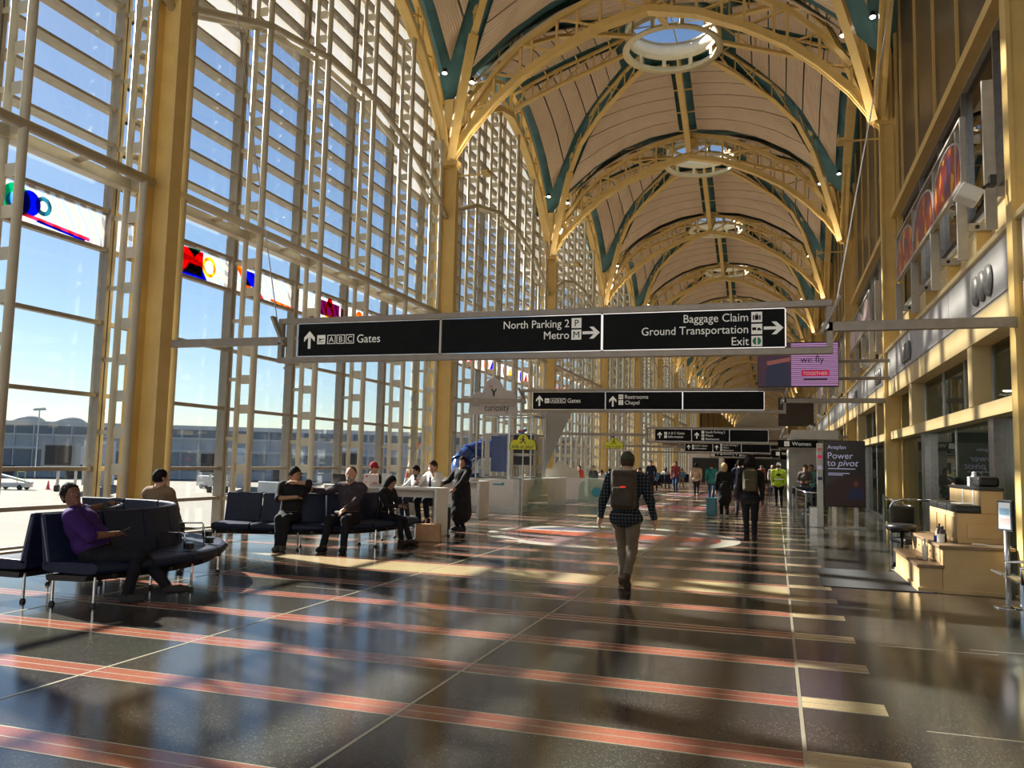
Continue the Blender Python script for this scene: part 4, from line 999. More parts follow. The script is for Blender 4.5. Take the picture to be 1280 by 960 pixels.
# ================================================================ PEOPLE
def ik(a, c, l1, l2, hint):
    a, c, hint = Vector(a), Vector(c), Vector(hint); d = c-a; L = d.length
    if L > (l1+l2)*.995: c = a+d*((l1+l2)*.995/L); d = c-a; L = d.length
    x = (l1*l1-l2*l2+L*L)/(2*L); h = math.sqrt(max(0, l1*l1-x*x)); u = d/L
    n = hint-u*hint.dot(u); n.normalize()
    return a+u*x+n*h, c
class Body:
    def __init__(s): s.p = []
    def cone(s, a, b, ra, rb, reg, k=.03): s.p.append(('c', np.array(a, float), np.array(b, float), ra, rb, reg, k))
    def ell(s, c, r, reg, F=None, k=.03): s.p.append(('e', np.array(c, float), np.array(r, float), np.eye(3) if F is None else np.array(F), 0, reg, k))
    def mesh(s, h, planes=()):
        lo = np.full(3, 1e9); hi = -lo
        for p in s.p:
            if p[0] == 'c': pts = [(p[1], p[3]), (p[2], p[4])]
            else: pts = [(p[1], float(max(p[2])))]
            for c, r in pts: lo = np.minimum(lo, c-r); hi = np.maximum(hi, c+r)
        lo -= 3*h; hi += 3*h; n = np.ceil((hi-lo)/h).astype(int)+1
        D = np.full(n, 1.0, np.float32); W = np.full(n, 1.0, np.float32); Rg = np.zeros(n, np.int8)
        ax = [lo[i]+h*np.arange(n[i]) for i in range(3)]
        for p in s.p:
            m = p[6]+3*h
            if p[0] == 'c': l_, h_ = np.minimum(p[1]-p[3], p[2]-p[4])-m, np.maximum(p[1]+p[3], p[2]+p[4])+m
            else: l_, h_ = p[1]-max(p[2])-m, p[1]+max(p[2])+m
            i0 = np.maximum(0, np.floor((l_-lo)/h).astype(int)); i1 = np.minimum(n, np.ceil((h_-lo)/h).astype(int)+1)
            sl_ = tuple(slice(a, b) for a, b in zip(i0, i1))
            X, Y, Z = np.meshgrid(*[ax[i][sl_[i]] for i in range(3)], indexing='ij'); P = np.stack([X, Y, Z], -1)
            if p[0] == 'c':
                a, b, ra, rb = p[1], p[2], p[3], p[4]; d = b-a; L2 = max(1e-9, d@d)
                t = np.clip(((P-a)@d)/L2, 0, 1); v = P-a-t[..., None]*d; q = np.sqrt((v*v).sum(-1))-(ra+(rb-ra)*t)
            else:
                v = (P-p[1])@p[3].T/p[2]; k0 = np.sqrt((v*v).sum(-1)); v2 = v/p[2]; k1 = np.sqrt((v2*v2).sum(-1))+1e-9; q = k0*(k0-1)/k1
            k = p[6]; o = D[sl_]; hh = np.maximum(k-np.abs(o-q), 0)/k; D[sl_] = np.minimum(o, q)-hh*hh*k*.25
            wv_ = W[sl_]; mm = q < wv_; Rg[sl_] = np.where(mm, p[5], Rg[sl_]); W[sl_] = np.minimum(wv_, q)
        for (nv, off) in planes:
            X, Y, Z = np.meshgrid(*ax, indexing='ij'); D = np.maximum(D, (X*nv[0]+Y*nv[1]+Z*nv[2]-off).astype(np.float32))
        return nets(D, lo, h, Rg)
def nets(D, lo, h, Rg):
    I = D < 0; s = D.shape
    c = [I[i:s[0]-1+i, j:s[1]-1+j, k:s[2]-1+k] for i in (0, 1) for j in (0, 1) for k in (0, 1)]
    allin = c[0].copy(); anyin = c[0].copy()
    for q in c[1:]: allin &= q; anyin |= q
    cell = anyin & ~allin; idx = np.argwhere(cell); N = len(idx)
    num = np.full(cell.shape, -1, np.int64); num[tuple(idx.T)] = np.arange(N)
    acc = np.zeros((N, 3)); cnt = np.zeros(N)
    cor = [(i, j, k) for i in (0, 1) for j in (0, 1) for k in (0, 1)]
    for a in range(8):
        for ax in range(3):
            if cor[a][ax]: continue
            b = list(cor[a]); b[ax] = 1
            ia = tuple((idx+cor[a]).T); ib = tuple((idx+b).T); da, db = D[ia], D[ib]; m = (da < 0) != (db < 0)
            t = np.where(m, da/(da-db+1e-12), 0); pt = np.array(cor[a], float)[None]+0*acc; pt[:, ax] += t
            acc[m] += pt[m]; cnt[m] += 1
    V = (idx+acc/cnt[:, None])*h+lo; reg = Rg[tuple(idx.T)]; F = []
    for ax in range(3):
        o = [(ax+1) % 3, (ax+2) % 3]
        sh = [slice(None)]*3; sh2 = [slice(None)]*3; sh[ax] = slice(0, -1); sh2[ax] = slice(1, None)
        A, B = I[tuple(sh)], I[tuple(sh2)]; e = np.argwhere(A != B)
        e = e[(e[:, o[0]] > 0) & (e[:, o[1]] > 0) & (e[:, o[0]] < s[o[0]]-1) & (e[:, o[1]] < s[o[1]]-1)]
        def off(u, v):
            q = e.copy(); q[:, o[0]] += u; q[:, o[1]] += v; return num[tuple(q.T)]
        Q = np.stack([off(-1, -1), off(0, -1), off(0, 0), off(-1, 0)], 1); fl_ = ~A[tuple(e.T)]
        Q[fl_] = Q[fl_][:, ::-1]; F.append(Q)
    F = np.concatenate(F); F = F[(F >= 0).all(1)]
    for _ in range(1):            # light smoothing
        A = np.zeros_like(V); n_ = np.zeros(len(V))
        for i in range(4):
            a, b = F[:, i], F[:, (i+1) % 4]; np.add.at(A, a, V[b]); np.add.at(n_, a, 1)
        V = V*.6+A/np.maximum(n_, 1)[:, None]*.4
    return V, F, reg
def np_mesh(name, V, F, m):
    me = bpy.data.meshes.new(name); me.vertices.add(len(V)); me.vertices.foreach_set('co', V.astype(np.float32).ravel())
    me.loops.add(len(F)*4); me.loops.foreach_set('vertex_index', F.astype(np.int32).ravel())
    me.polygons.add(len(F)); me.polygons.foreach_set('loop_start', np.arange(0, len(F)*4, 4, dtype=np.int32)); me.polygons.foreach_set('loop_total', np.full(len(F), 4, np.int32))
    me.polygons.foreach_set('use_smooth', np.ones(len(F), bool)); me.update(calc_edges=True); me.materials.append(m); return me
def normals(V, F):
    n = np.cross(V[F[:, 2]]-V[F[:, 0]], V[F[:, 3]]-V[F[:, 1]]); A = np.zeros_like(V)
    for i in range(4): np.add.at(A, F[:, i], n)
    return A/(np.linalg.norm(A, axis=1)[:, None]+1e-12)
HEAD, NECK, TORSO, PELV, UARM, FARM, HAND, THIGH, SHIN, FOOT, COAT = range(1, 12)
def sub_mesh(V, F, reg, regs, off, name, m, fold=0.0):
    k = np.isin(reg, regs); f = F[k[F].sum(1) >= 3]
    if len(f) == 0: return None
    N = normals(V, F); P = V+N*off
    if fold: P = P+N*(fold*np.sin(V[:, 2:3]*38+np.sin(V[:, 0:1]*22)*2+V[:, 1:2]*15))
    u, inv = np.unique(f, return_inverse=True); return np_mesh(name, P[u], inv.reshape(-1, 4), m)
def cloth(name, c, var=.25, scale=9, rough=.85):
    return noisy(name, c, tuple(min(1, x*(1+var)+.004) for x in c), scale, rough, spec=.2)
SKIN = {'light': noisy('skin_light', (.46, .25, .17), (.52, .29, .20), 9, .5), 'tan': noisy('skin_tan', (.34, .18, .11), (.38, .21, .13), 9, .5),
        'brown': noisy('skin_brown', (.16, .075, .045), (.20, .095, .058), 9, .5), 'dark': noisy('skin_dark', (.055, .028, .018), (.075, .04, .026), 9, .45)}
HAIR = {'black': cloth('hair_black', (.010, .008, .007)), 'brown': cloth('hair_brown', (.045, .025, .015)), 'grey': cloth('hair_grey', (.20, .19, .18)), 'blond': cloth('hair_blond', (.50, .38, .20))}
EYE = mat('eye_dark', (.02, .012, .01), .2); EYEW = mat('eye_white', (.6, .58, .55), .3); LIP = mat('lips', (.25, .08, .07), .5)
def plaid():
    m = mat('plaid_flannel', (.05, .06, .07), .85, spec=.2); t = m.node_tree; tc = t.nodes.new('ShaderNodeTexCoord'); a = None
    for ax, sc in (('X', 7), ('Z', 7)):
        wv = t.nodes.new('ShaderNodeTexWave'); wv.bands_direction = ax; wv.inputs['Scale'].default_value = sc; t.links.new(tc.outputs['Object'], wv.inputs[0])
        r = t.nodes.new('ShaderNodeValToRGB'); r.color_ramp.elements[0].position = .72; r.color_ramp.elements[1].position = .8; t.links.new(wv.outputs['Fac'], r.inputs[0])
        if a is None: a = r
        else:
            mx = t.nodes.new('ShaderNodeMath'); mx.operation = 'ADD'; t.links.new(a.outputs[0], mx.inputs[0]); t.links.new(r.outputs[0], mx.inputs[1])
            q = t.nodes.new('ShaderNodeValToRGB'); q.color_ramp.elements[0].color = (.010, .013, .018, 1); q.color_ramp.elements[1].color = (.12, .13, .14, 1)
            e = q.color_ramp.elements.new(.5); e.color = (.022, .03, .042, 1); md = t.nodes.new('ShaderNodeMath'); md.operation = 'MULTIPLY'; md.inputs[1].default_value = .5
            t.links.new(mx.outputs[0], md.inputs[0]); t.links.new(md.outputs[0], q.inputs[0]); t.links.new(q.outputs[0], t.nodes['Principled BSDF'].inputs['Base Color'])
    return m
PLAID = plaid(); HIVIS = mat('high_visibility_yellow', (.60, .85, .05), .7, emit=(.5, .75, .02), es=.0); REFL = mat('reflective_tape', (.7, .7, .6), .3, .4)
def frame_of(up, fw):
    up = Vector(up).normalized(); fw = Vector(fw); fw = (fw-up*fw.dot(up)).normalized(); rt = fw.cross(up); return rt, fw, up
def hand(B, wr, el, side, curl, fine, palm_n):
    """palm, thumb and four separate unequal fingers at the end of a forearm"""
    wr, el = Vector(wr), Vector(el); d = (wr-el).normalized(); n = Vector(palm_n); n = (n-d*n.dot(d)).normalized(); sd = d.cross(n)*side
    B.cone(wr-d*.01, wr+d*.055, .027, .031, HAND, .02); B.cone(wr+d*.03+sd*.018, wr+d*.075+sd*.022, .022, .018, HAND, .015); B.cone(wr+d*.03-sd*.018, wr+d*.072-sd*.02, .02, .017, HAND, .015)
    for i, (o, L) in enumerate(((.030, .068), (.010, .078), (-.011, .072), (-.030, .056))):
        a = wr+d*.078+sd*o; dd = (d*math.cos(curl*.6)+n*math.sin(curl*.6)); b = a+dd*L*.5; d2 = (d*math.cos(curl*1.6)+n*math.sin(curl*1.6)); c = b+d2*L*.5
        r = .0092 if fine else .013
        B.cone(a, b, r, r*.95, HAND, .006); B.cone(b, c, r*.95, r*.8, HAND, .006)
    a = wr+d*.02+sd*.026; b = a+(d*.55+sd*.75+n*.25).normalized()*.04; c = b+(d*.85+sd*.25+n*.4).normalized()*.032
    B.cone(a, b, .013, .011, HAND, .012); B.cone(b, c, .011, .009, HAND, .006)
def person(label, loc, face=0, pose='stand', h=1.75, shirt=(.1, .1, .1), pants=(.03, .03, .04), shoes=(.03, .03, .03), skin='light', hair='short', hairc='black', fine=False,
           lean=(0, .02), hips=None, hands=None, feet=None, elbow=None, sleeves='long', turn=0, nod=0, group=None, cell=None, bulk=1.0, skirt=None, lookat=None, twist=0, knees=None, build=1.0, bare_shin=False):
    B = Body(); cell = cell or (.009 if fine else .020)
    hz = {'stand': .93, 'walk': .915, 'sit': .535}[pose]; H0 = Vector(hips or (0, 0, hz))
    up = Vector((lean[0], lean[1], 1)).normalized(); ca, sa = math.cos(twist), math.sin(twist)
    rt, fw, up = frame_of(up, (-sa, ca, 0)); Fm = [list(rt), list(fw), list(up)]; b_ = bulk
    W = H0+up*.14; Ch = H0+up*.36; Sh = H0+up*.49; Nk = H0+up*.545
    B.ell(H0+up*.0, (.165*b_, .120*b_, .125), PELV, Fm, .05); B.ell(W+up*.02, (.140*b_, .105*b_*build, .15), TORSO, Fm, .06)
    B.ell(Ch, (.176*b_, .125*b_, .175), TORSO, Fm, .06)
    if build > 1.15: B.ell(W+fw*.055+up*.02, (.13*b_, .10*build, .13), TORSO, Fm, .06)
    SL, SR = Sh-rt*.195*b_-up*.02, Sh+rt*.195*b_-up*.02
    B.cone(Sh-rt*.15*b_, Sh+rt*.15*b_, .074, .074, TORSO, .05); B.cone(Sh-rt*.09-up*.01, Sh+up*.045, .05, .05, TORSO, .05); B.cone(Sh+rt*.09-up*.01, Sh+up*.045, .05, .05, TORSO, .05)
    hd = Nk+up*.030; hs = 1.10; rh, fh, uh = frame_of(up+fw*nod, fw*math.cos(turn)-rt*math.sin(turn)); Hc = hd+uh*.118+fh*.015; Fh = [list(rh), list(fh), list(uh)]
    B.cone(Sh+up*.02, Hc-uh*.06-fh*.01, .064*b_, .056, NECK, .045)
    B.ell(Hc+uh*.018, (.082, .101, .114), HEAD, Fh, .02); B.ell(Hc-uh*.058+fh*.026, (.060, .068, .066), HEAD, Fh, .03)
    B.cone(Hc+fh*.096+uh*.012, Hc+fh*.118-uh*.022, .011, .016, HEAD, .012); B.ell(Hc+fh*.088-uh*.060, (.028, .014, .010), HEAD, Fh, .010)
    B.ell(Hc+fh*.085+uh*.034, (.054, .014, .010), HEAD, Fh, .012); B.ell(Hc+fh*.080-uh*.096, (.028, .022, .021), HEAD, Fh, .02)
    for s in (-1, 1): B.ell(Hc+rh*.085*s-fh*.005, (.013, .022, .033), HEAD, Fh, .008)
    hands = hands or (None, None); feet = feet or (None, None); elbow = elbow or (None, None); knees = knees or (None, None)
    J = {}
    for i, (s, S0) in enumerate(((-1, SL), (1, SR))):
        t_ = Vector(hands[i]) if hands[i] is not None else (H0+rt*s*.25+fw*(.03)-up*.10 if pose != 'sit' else H0+rt*s*.14+fw*.36+Vector((0, 0, .10)))
        e_h = Vector(elbow[i]) if elbow[i] is not None else -fw*.8+rt*s*.5-up*.1
        el, wr = ik(S0, t_, .285, .255, e_h)
        B.cone(S0, el, .058*b_, .045*b_, UARM, .03); B.cone(el, wr, .040*b_, .027, FARM, .02)
        pn = rt*(-s) if pose != 'sit' else Vector((0, 0, -1))
        hand(B, wr, el, s if pose != 'sit' else s, .5, fine, pn); J['h%d' % i] = wr; J['e%d' % i] = el
        Hj = H0+rt*s*.095-up*.03
        if feet[i] is not None: a_ = Vector(feet[i])
        else: a_ = Vector((s*.10, 0, .085)) if pose != 'sit' else Vector((s*.13, .52, .085))
        kh = Vector(knees[i]) if knees[i] is not None else (fw+Vector((0, 0, .15)) if pose != 'sit' else Vector((0, .3, 1)))
        kn, an = ik(Hj, a_, .44, .425, kh)
        B.cone(Hj, kn, .088*b_, .060, THIGH, .045); B.cone(kn, an, .058, .042, SHIN, .03)
        td = Vector((s*.12, 1, 0)).normalized(); 
        sh = (an-kn).normalized(); pitch = 0
        if pose == 'walk' and an.z > .13: td = (td*.55-Vector((0, 0, 1))*.83).normalized()
        hl = an-td*.035-Vector((0, 0, .045)) if an.z < .13 else an-td*.02+sh*.045
        B.cone(an, hl, .042, .036, FOOT, .02); B.cone(hl, hl+td*.13, .036, .040, FOOT, .02); B.cone(hl+td*.12, hl+td*.195, .040, .028, FOOT, .015)
    if skirt: B.cone(H0+up*.1, Vector((H0.x, H0.y, skirt)), .165*b_, .205*b_, COAT, .06)
    elif pose != 'sit': B.ell(H0-up*.035, (.178*b_, .135*b_, .10), COAT, Fm, .04)
    V, F, reg = B.mesh(cell)
    sc = h/1.75; V = V*sc
    clothed = np.isin(reg, [TORSO, UARM, PELV, THIGH, FOOT, COAT]+([FARM] if sleeves == 'long' else [])+([SHIN] if not bare_shin else []))
    VB = V-normals(V, F)*np.where(clothed, .007, 0)[:, None]
    e = empty('person', loc, face, label=label, cat='person', group=group)
    link('body', np_mesh('body', VB, F, SKIN[skin]), e)
    sm = shirt if not isinstance(shirt, tuple) else cloth('shirt_%.2f_%.2f_%.2f' % shirt, shirt)
    pm = pants if not isinstance(pants, tuple) else cloth('trousers_%.2f_%.2f_%.2f' % pants, pants)
    fm = cloth('shoes_%.2f_%.2f_%.2f' % shoes, shoes)
    regs = [TORSO, UARM]+([FARM] if sleeves == 'long' else [])
    if sleeves == 'none': regs = [TORSO]
    for nm, rg, of, m, fo in (('shirt', regs+([PELV] if pose != 'sit' else []), .013, sm, .0025), ('trousers', [PELV, THIGH]+([] if bare_shin else [SHIN]), .010 if pose != 'sit' else .012, pm, .003), ('shoes', [FOOT], .009, fm, 0), ('coat_skirt' if skirt else 'shirt_hem', [COAT], .014, sm, .003)):
        me = sub_mesh(V, F, reg, rg, of*sc, nm, m, fo)
        if me: link(nm, me, e)
    # hair or hat: made the same way, on the head
    def cap_(scale, off, planes, r, c=None, extra=None):
        Q = Body(); Q.ell(Hc+off, (.090*scale, .110*scale, .121*scale), 1, Fh, .01)
        if extra: extra(Q)
        v, f, _ = Q.mesh(max(.010, cell*.8), planes)
        if hair not in ('cap', 'hood', 'helmet'): v = v+normals(v, f)*np.random.RandomState(3).normal(0, .0035 if hair != 'afro' else .007, (len(v), 1))
        return np_mesh('hair', v*sc, f, r)
    hm = HAIR.get(hairc) or hairc
    def pl(n, o):   # keep where n.(p-Hc) < o
        n = Vector(n); return (tuple(n), n.dot(Hc)+o)
    off = uh*.022-fh*.012
    if hair in ('short', 'bald'):
        g = cap_(1.03 if hair == 'short' else .99, off-(uh*.0 if hair == 'short' else uh*.004), [pl((fh*.80-uh*.60).normalized(), .020 if hair == 'short' else -.03), pl(-uh, .060), pl((fh*.97-uh*.1).normalized(), .092)], hm); link('hair', g, e)
    elif hair == 'afro': link('hair', cap_(1.28, off+uh*.02, [pl((fh*.80-uh*.60).normalized(), .035), pl(-uh, .07)], hm), e)
    elif hair in ('long', 'bob', 'bun'):
        def ex(Q):
            if hair == 'long': Q.cone(Hc-fh*.05, Hc-fh*.075-uh*.24, .075, .060, 1, .04)
            if hair == 'bob': Q.cone(Hc-fh*.03, Hc-fh*.035-uh*.12, .085, .080, 1, .04)
            if hair == 'bun': Q.ell(Hc-fh*.10+uh*.07, (.04, .04, .04), 1, Fh, .02)
        link('hair', cap_(1.08, off, [pl((fh*.85-uh*.52).normalized(), .038)], hm, extra=ex), e)
    elif hair in ('cap', 'hood', 'helmet'):
        if hair == 'cap':
            link('hair', cap_(1.0, off, [pl((fh*.80-uh*.60).normalized(), .030), pl(-uh, .05)], HAIR['brown']), e)
            def ex(Q): Q.ell(Hc+fh*.12+uh*.045, (.062, .055, .008), 1, Fh, .01)
            g = cap_(1.09, off+uh*.005, [pl(-uh, -.030)], hm, extra=ex)
        elif hair == 'helmet':
            def ex(Q): Q.ell(Hc+uh*.045, (.125, .15, .012), 1, Fh, .01)
            g = cap_(1.22, off+uh*.015, [pl(-uh, -.030)], hm, extra=ex)
        else:
            def ex(Q): Q.cone(Hc-uh*.03-fh*.03, Hc-uh*.15-fh*.03, .10, .11, 1, .04)
            g = cap_(1.16, off, [pl((fh*.9-uh*.3).normalized(), .045)], hm, extra=ex)
        link({'cap': 'cap', 'hood': 'hood', 'helmet': 'hard_hat'}[hair], g, e)
    if fine:
        for s in (-1, 1):
            b = MB(); c = (Hc+fh*.094+rh*.035*s+uh*.012)*sc; q = []
            for (dx, r, m_, dz) in ((0, .0105, EYEW, 0), (.003, .0078, EYE, 0)):
                Q = MB(); Q.lathe([(0, -r*.7), (r*.7, -r*.5), (r, 0), (r*.7, r*.5), (0, r*.7)], n=10); o = Q.build('eye', m_, e, loc=c+fh*dx*1.5*sc, smooth=True)
        Q = MB(); Q.lathe([(0, -.006), (.018, -.003), (.020, 0), (.016, .004), (0, .006)], n=12); o = Q.build('lips', LIP, e, loc=(Hc+fh*.096-uh*.060)*sc, smooth=True)
    e['_j'] = 0; del e['_j']
    return e, dict(J=J, Sh=Sh*sc, H0=H0*sc, Ch=Ch*sc, Hc=Hc*sc, fw=fw, rt=rt, up=up, sc=sc)
def backpack(e, info, m, w_=.30, h_=.46, d_=.17, straps=BLACK, lab=None):
    """worn on the back: body, pocket, straps"""
    c = info['Ch']-info['fw']*(.145+d_/2)-info['up']*.02; R = Matrix((info['rt'], info['fw'], info['up'])).transposed()
    def rb(nm, off, size, mt, bv, par=e):
        o = MB().box((0, 0, 0), size).build(nm, mt, par, bevel=bv); o.location = c+R @ Vector(off) if par is e else off
        if par is e: o.rotation_euler = R.to_euler()
        o.modifiers[0].segments = 4
        return o
    b = rb('backpack_body', (0, 0, 0), (w_, d_, h_), m, .06)
    rb('pocket', (0, -d_/2-.02, -h_*.18), (w_*.8, .06, h_*.48), m, .028)
    rb('top_flap', (0, -.01, h_*.42), (w_*.92, d_*1.02, .10), m, .04)
    for s in (-1, 1):
        p = MB().pipe([c+R @ Vector((s*w_*.3, d_/2, h_*.38)), c+R @ Vector((s*w_*.33, d_/2+.10, h_*.50)), c+R @ Vector((s*w_*.36, d_/2+.24, h_*.30)), c+R @ Vector((s*w_*.42, d_/2+.22, -h_*.1)), c+R @ Vector((s*w_*.46, d_/2+.02, -h_*.35))], .014, 6); p.build('shoulder_strap', straps, e, smooth=True)
# ================================================================ LOUNGE SEATING
def crom(P, n):
    P = [Vector((*p, 0)) if len(p) == 2 else Vector(p) for p in P]; out = []
    for i in range(len(P)-1):
        a, b, c, d = P[max(i-1, 0)], P[i], P[i+1], P[min(i+2, len(P)-1)]
        for j in range(n):
            t = j/n; out.append(.5*((2*b)+(c-a)*t+(2*a-5*b+4*c-d)*t*t+(3*b-a-3*c+d)*t**3))
    return out+[P[-1]]
def loft(A, Bp, prof, mb=None, mi=0):
    """sweep a closed profile; A back line, Bp front line; profile (u along back->front, z)"""
    mb = mb or MB(); n = len(prof); vs = []
    for a, b in zip(A, Bp):
        for u, z in prof:
            p = a.lerp(b, u); vs.append((p.x, p.y, z))
    N = len(A); fs = [(i*n+k, i*n+(k+1) % n, (i+1)*n+(k+1) % n, (i+1)*n+k) for i in range(N-1) for k in range(n)]
    fs += [tuple(range(n)), tuple((N-1)*n+k for k in reversed(range(n)))]
    return mb.add(vs, fs, mi)
PADP = [(0, .37), (0, .455), (.5, .462), (.90, .458), (.97, .445), (1, .415), (1, .38), (.97, .345), (.85, .33), (.1, .35)]
BACKP = [(.02, .40), (-.10, .94), (-.085, .965), (-.04, .965), (-.01, .95), (.13, .47), (.13, .42)]
def lounge(label, back, front, nseats, sub=6, mirror=False):
    e = empty('lounge_bench', (0, 0, 0), label=label, cat='bench', group='curved navy lounge benches')
    nseg = len(back)-1; A, B = crom(back, sub), crom(front, sub)
    per = (len(A)-1)/nseats
    for i in range(nseats):
        i0, i1 = int(round(i*per)), int(round((i+1)*per)); a, b = A[i0:i1+1], B[i0:i1+1]
        g = .012
        a = [a[0].lerp(a[1], g/max(.01, (a[1]-a[0]).length))]+a[1:-1]+[a[-1].lerp(a[-2], g/max(.01, (a[-1]-a[-2]).length))]
        b = [b[0].lerp(b[1], g/max(.01, (b[1]-b[0]).length))]+b[1:-1]+[b[-1].lerp(b[-2], g/max(.01, (b[-1]-b[-2]).length))]
        loft(a, b, PADP).build('seat_pad', NAVY, e, bevel=.012); bk = loft(a, b, BACKP).build('backrest', NAVY, e, bevel=.012)
        q = a[0].lerp(b[0], -.06); q2 = a[0].lerp(b[0], .10)
        MB().tube((q.x, q.y, .92), (q2.x, q2.y, .46), .008, 5).build('piping', NAVY2, bk)
        # under-frame, legs with glides
        m = len(a)//2; fa, fb = a[m].lerp(b[m], .15), a[m].lerp(b[m], .92)
        MB().bar((fa.x, fa.y, .31), (fb.x, fb.y, .31), .05, .035).build('cross_bar', BLACK, e)
        if i % 2 == 0 or i == nseats-1:
            for p in (a[1].lerp(b[1], .12), a[1].lerp(b[1], .88)):
                l = MB().tube((p.x, p.y, .03), (p.x, p.y, .31), .016, 8).build('leg', CHROME, e); MB().lathe([(0, 0), (.032, 0), (.03, .02), (.018, .04), (0, .04)], (p.x, p.y, 0), 12).build('glide', BLACK, l)
    loft(A, B, [(.12, .265), (.10, .325), (.86, .325), (.80, .265)]).build('beam', BLACK, e)
    p0, p1 = A[-1].lerp(B[-1], .12), A[-1].lerp(B[-1], .88)
    for p in (p0, p1):
        l = MB().tube((p.x, p.y, .03), (p.x, p.y, .31), .016, 8).build('leg', CHROME, e); MB().lathe([(0, 0), (.032, 0), (.03, .02), (.018, .04), (0, .04)], (p.x, p.y, 0), 12).build('glide', BLACK, l)
    return e, A, B, per
def armrest(e, a, b):
    P = [a.lerp(b, .12), a.lerp(b, .62)]
    o = MB().pipe([(P[0].x, P[0].y, .47), (P[0].x, P[0].y, .64), (P[0].lerp(P[1], .06).x, P[0].lerp(P[1], .06).y, .665), (P[1].lerp(P[0], .06).x, P[1].lerp(P[0], .06).y, .665), (P[1].x, P[1].y, .64), (P[1].x, P[1].y, .47)], .011, 8).build('armrest', CHROME, e, smooth=True)
    c = a.lerp(b, .72); bx = MB().box((c.x, c.y, .505), (.08, .08, .07)).build('power_box', BLACK, e, bevel=.006); MB().box((c.x, c.y, .552), (.09, .06, .004)).build('socket_plate', STEEL, bx)
e1, A1, B1, p1_ = lounge('curved navy lounge bench in the left foreground where the purple shirt man sits', [(-7.5, 7.0), (-7.38, 7.7), (-7.35, 8.3), (-7.5, 8.9), (-7.85, 9.5), (-8.4, 9.85), (-9.1, 9.95), (-9.9, 9.95)], [(-6.86, 7.1), (-6.68, 7.75), (-6.66, 8.4), (-6.83, 9.1), (-7.25, 9.8), (-7.95, 10.4), (-8.9, 10.68), (-9.9, 10.75)], 7)
armrest(e1, A1[14], B1[14]); armrest(e1, A1[20], B1[20]); armrest(e1, A1[27], B1[27])
e2, A2, B2, _ = lounge('curved navy bench section backing onto the purple shirt man, at the left edge', [(-7.72, 7.0), (-7.72, 7.75), (-7.95, 8.4), (-8.4, 9.0)], [(-8.40, 7.0), (-8.40, 7.5), (-8.55, 7.95), (-8.85, 8.3)], 3)
e3, A3, B3, _ = lounge('long curved navy bench farther back with three seated people facing the camera', [(-9.55, 12.85), (-8.9, 13.02), (-8.3, 13.22), (-7.9, 13.55), (-7.62, 14.1), (-7.55, 14.9), (-7.6, 15.7)], [(-9.38, 12.2), (-8.72, 12.40), (-8.05, 12.65), (-7.45, 13.05), (-7.03, 13.75), (-6.9, 14.7), (-6.93, 15.6)], 6)
armrest(e3, A3[19], B3[19]); armrest(e3, A3[29], B3[29])
e4, A4, B4, _ = lounge('navy bench end just right of the hooded woman beside the white tables', [(-7.75, 15.9), (-7.9, 16.1)], [(-7.1, 15.95), (-7.25, 16.2)], 1) if False else (None,)*4

# ---- white charging tables
def table(x0, x1, y0, y1, h, lab, w_end=True):
    e = empty('charging_table', ((x0+x1)/2, (y0+y1)/2, 0), label=lab, cat='table', group='white high charging tables')
    a, b, c, d = x0-(x0+x1)/2, x1-(x0+x1)/2, y0-(y0+y1)/2, y1-(y0+y1)/2
    MB().bx(a, b, c, d, h-.05, h).build('table_top', WHITE, e, bevel=.006); MB().bx(b-.06, b, c, d, 0, h-.05).build('end_panel', WHITE, e, bevel=.004); MB().bx(a, a+.06, c, d, 0, h-.05).build('end_panel', WHITE, e, bevel=.004)
    MB().bx(b-.10, b-.06, c+.03, d-.03, 0, h-.05).build('steel_edge', STEEL, e); MB().bx(a+.06, b-.1, -.04, .04, h-.22, h-.05).build('modesty_rail', WHITE, e)
    for i in range(3): MB().bx(a+.4+i*.6, a+.52+i*.6, c-.006, c+.0, h-.20, h-.12).build('socket', BLACK, e)
table(-9.6, -6.88, 16.35, 17.0, 1.02, 'white high table with the pilot and the white shirt man behind it')
table(-10.1, -7.85, 21.7, 22.5, 1.05, 'white high table farther back, left of the play area wall')
o = MB().bx(-10.4, -9.75, 15.9, 16.5, 0, 1.0).build('waste_cabinet', PB, bevel=.01); tag(o, 'grey waste cabinet with black top behind the black shirt man', 'cabinet'); 
MB().bx(-10.42, -9.73, 15.88, 16.52, 1.0, 1.04).build('cabinet_top', BLACK, None); q = bpy.data.objects['cabinet_top']; q.parent = o
MB().bx(-10.15, -10.0, 15.885, 15.9, .70, .85).build('slot', BLACK, o)
